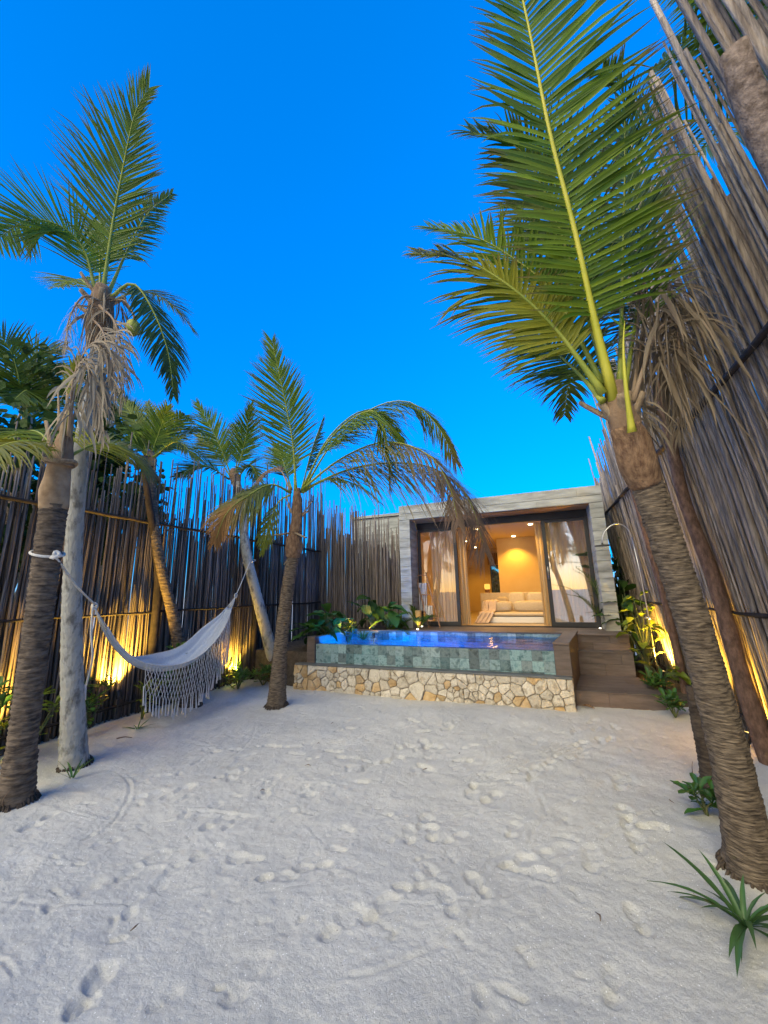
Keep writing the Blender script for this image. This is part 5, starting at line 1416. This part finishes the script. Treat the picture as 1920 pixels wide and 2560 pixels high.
def soft_box(x0, x1, y0, y1, z0, z1, r=.05, puff=.0):
    """cushion: rounded, slightly swollen box"""
    n = 10; mb = MB()
    c = np.array(((x0 + x1) / 2, (y0 + y1) / 2, (z0 + z1) / 2)); h = np.array(((x1 - x0) / 2, (y1 - y0) / 2, (z1 - z0) / 2))
    e = 4.0
    vs = []; U, V = 24, 12
    for i in range(V + 1):
        ph = -math.pi / 2 + math.pi * i / V
        for j in range(U):
            th = 2 * math.pi * j / U
            f = lambda a: math.copysign(abs(a) ** (2 / e), a)
            vs.append(c + h * np.array((f(math.cos(ph)) * f(math.cos(th)), f(math.cos(ph)) * f(math.sin(th)), f(math.sin(ph)))))
    fs = [(i * U + j, i * U + (j + 1) % U, (i + 1) * U + (j + 1) % U, (i + 1) * U + j) for i in range(V) for j in range(U)]
    return mb.add(vs, fs)
def room():
    s = empty('daybed', (-.3, 9.9, .82), 'low daybed with white base and beige mattress in the open room', 'daybed')
    MB().box(-1.42, 1.05, 9.42, 10.5, .822, .955).obj('base', 'sofa_white', s, bevel=.01)
    soft_box(-1.45, 1.08, 9.40, 10.5, .957, 1.055).obj('mattress', 'sofa_cloth', s, smooth=True)
    for x0, x1, lab in ((-1.30, -.63, 'long beige bolster nearer the draped throw'), (-.61, .30, 'long beige bolster in the middle of the daybed'), (.32, 1.05, 'long beige bolster behind the gathered curtain')):
        tag(soft_box(x0, x1, 9.66, 10.0, 1.05, 1.30).obj('bolster', 'sofa_cloth', None, smooth=True), lab, 'cushion', 'bolsters on the daybed')
    for x0, x1, z1, lab in ((-.74, -.36, 1.50, 'pale square pillow near the middle of the daybed'), (-.30, .08, 1.49, 'pale square pillow nearer the gathered curtain'), (-1.04, -.76, 1.39, 'small tan pillow behind the throw')):
        o = soft_box(x0, x1, 10.25, 10.42, 1.05, z1).obj('pillow', 'sofa_cloth' if z1 < 1.4 else 'pillow_cloth', None, smooth=True)
        tag(o, lab, 'pillow', 'pillows on the daybed')
    hb = MB().box(-1.46, 1.10, 10.52, 10.62, .822, 1.49).obj('headboard', 'pillow_cloth', s, bevel=.01)
    # throw
    P = []
    for i in range(26):
        u = i / 25
        row = []
        for j in range(15):
            v = j / 14
            x = -1.30 + .30 * v - .10 * max(0, u - .35) + .02 * math.sin(v * 20)
            if u < .3: p = (x + .05, 9.98 - .62 * u / .3 * .5, 1.315 - .02 * math.sin(v * 20))
            elif u < .5: k = (u - .3) / .2; p = (x, 9.67 - .07 * k, 1.31 - .245 * k)
            elif u < .65: k = (u - .5) / .15; p = (x - .02, 9.60 - .22 * k, 1.072)
            else: k = (u - .65) / .35; p = (x - .10 * k, 9.375 - .10 * k * k + .018 * math.sin(v * 19 + u * 5), 1.065 - .235 * k)
            row.append(p)
        P.append(row)
    o = MB().grid(P).obj('throw', 'throw_cloth', None, smooth=True); tag(o, 'peach knitted throw draped over the end of the daybed', 'blanket')
    o.modifiers.new('thickness', 'SOLIDIFY').thickness = .012
    l = empty('floor_lamp', (-1.30, 10.8, .82), 'turned wooden lamp with a glowing amber top', 'lamp')
    MB().lathe([(.0, 0), (.09, 0), (.09, .03), (.075, .06), (.07, .5), (.062, .76), (.0, .76)], 20).obj('column', 'lamp_wood', l, smooth=False, M=Matrix.Translation((-1.30, 10.8, .82)))
    MB().lathe([(.0, .0), (.07, .0), (.075, .05), (.075, .12), (.06, .14), (.0, .14)], 20).obj('shade', 'lamp_glow', l, smooth=True, M=Matrix.Translation((-1.30, 10.8, 1.585)))
    ld = bpy.data.lights.new('lamp_light', 'POINT'); ld.energy = 2; ld.color = (1, .5, .12); ld.shadow_soft_size = .06
    link('lamp_light', ld, l, Matrix.Translation((-1.30, 10.75, 1.85)))
room()

# ================================================================== SMALL THINGS ON THE SAND
def twig(pts, r, label):
    o = MB().tube(spline(pts, 10), np.linspace(r, r * .4, 10), 5).obj('twig', 'twig', smooth=True); tag(o, label, 'twig', 'twigs lying on the sand')
twig([(-4.35, 3.12, .09), (-4.28, 3.16, .10), (-4.22, 3.2, .085)], .008, 'dark crooked twig on the sand next to the pale grey trunk')
twig([(-3.95, 2.0, .02), (-3.83, 1.93, .12), (-3.80, 1.95, .18)], .006, 'pale dry stalk leaning at the foot of the brown ringed trunk')
twig([(1.0, 4.1, .02), (1.03, 4.22, .07), (1.06, 4.3, .1)], .004, 'thin brown sprig on the sand near the pole fence')
o = MB().tube(spline([(.38, 6.1, .03), (.45, 6.08, .035), (.52, 6.03, .02)], 8), np.array([.004, .012, .016, .018, .015, .012, .008, .003]), 6).obj('dry_leaf', 'boot', smooth=True)
tag(o, 'curled rust-brown dry leaf at the corner of the bottom step', 'leaf')

rr_ = random.Random(77)
for k in range(9):
    x, y = rr_.uniform(-2.6, .8), rr_.uniform(1.3, 4.6)
    a = rr_.uniform(0, 6.28); L = rr_.uniform(.012, .03)
    zz = float(base_z(x, y)) + .016
    o = MB().tube([(x, y, zz), (x + L * math.cos(a), y + L * math.sin(a), zz + .006), (x + 2 * L * math.cos(a + .4), y + 2 * L * math.sin(a + .4), zz)], [.002, .004, .001], 5).obj('leaf_crumb', 'twig', smooth=True)
    tag(o, 'tiny dark crumb of dead leaf scattered on the open sand', 'leaf litter', 'leaf crumbs on the open sand')
st = empty('old_stump', (1.06, 3.95, 0), 'dark leaning stump half hidden behind the leaning palm trunk', 'stump')
trunk(st, [(1.09, 3.96, -.1), (1.09, 3.98, .25), (1.085, 4.02, .5), (1.08, 4.05, .75)], [.085, .07, .06, .04], 'bark_dark', .03, .1, n=20, rough=.1, flare=.2)
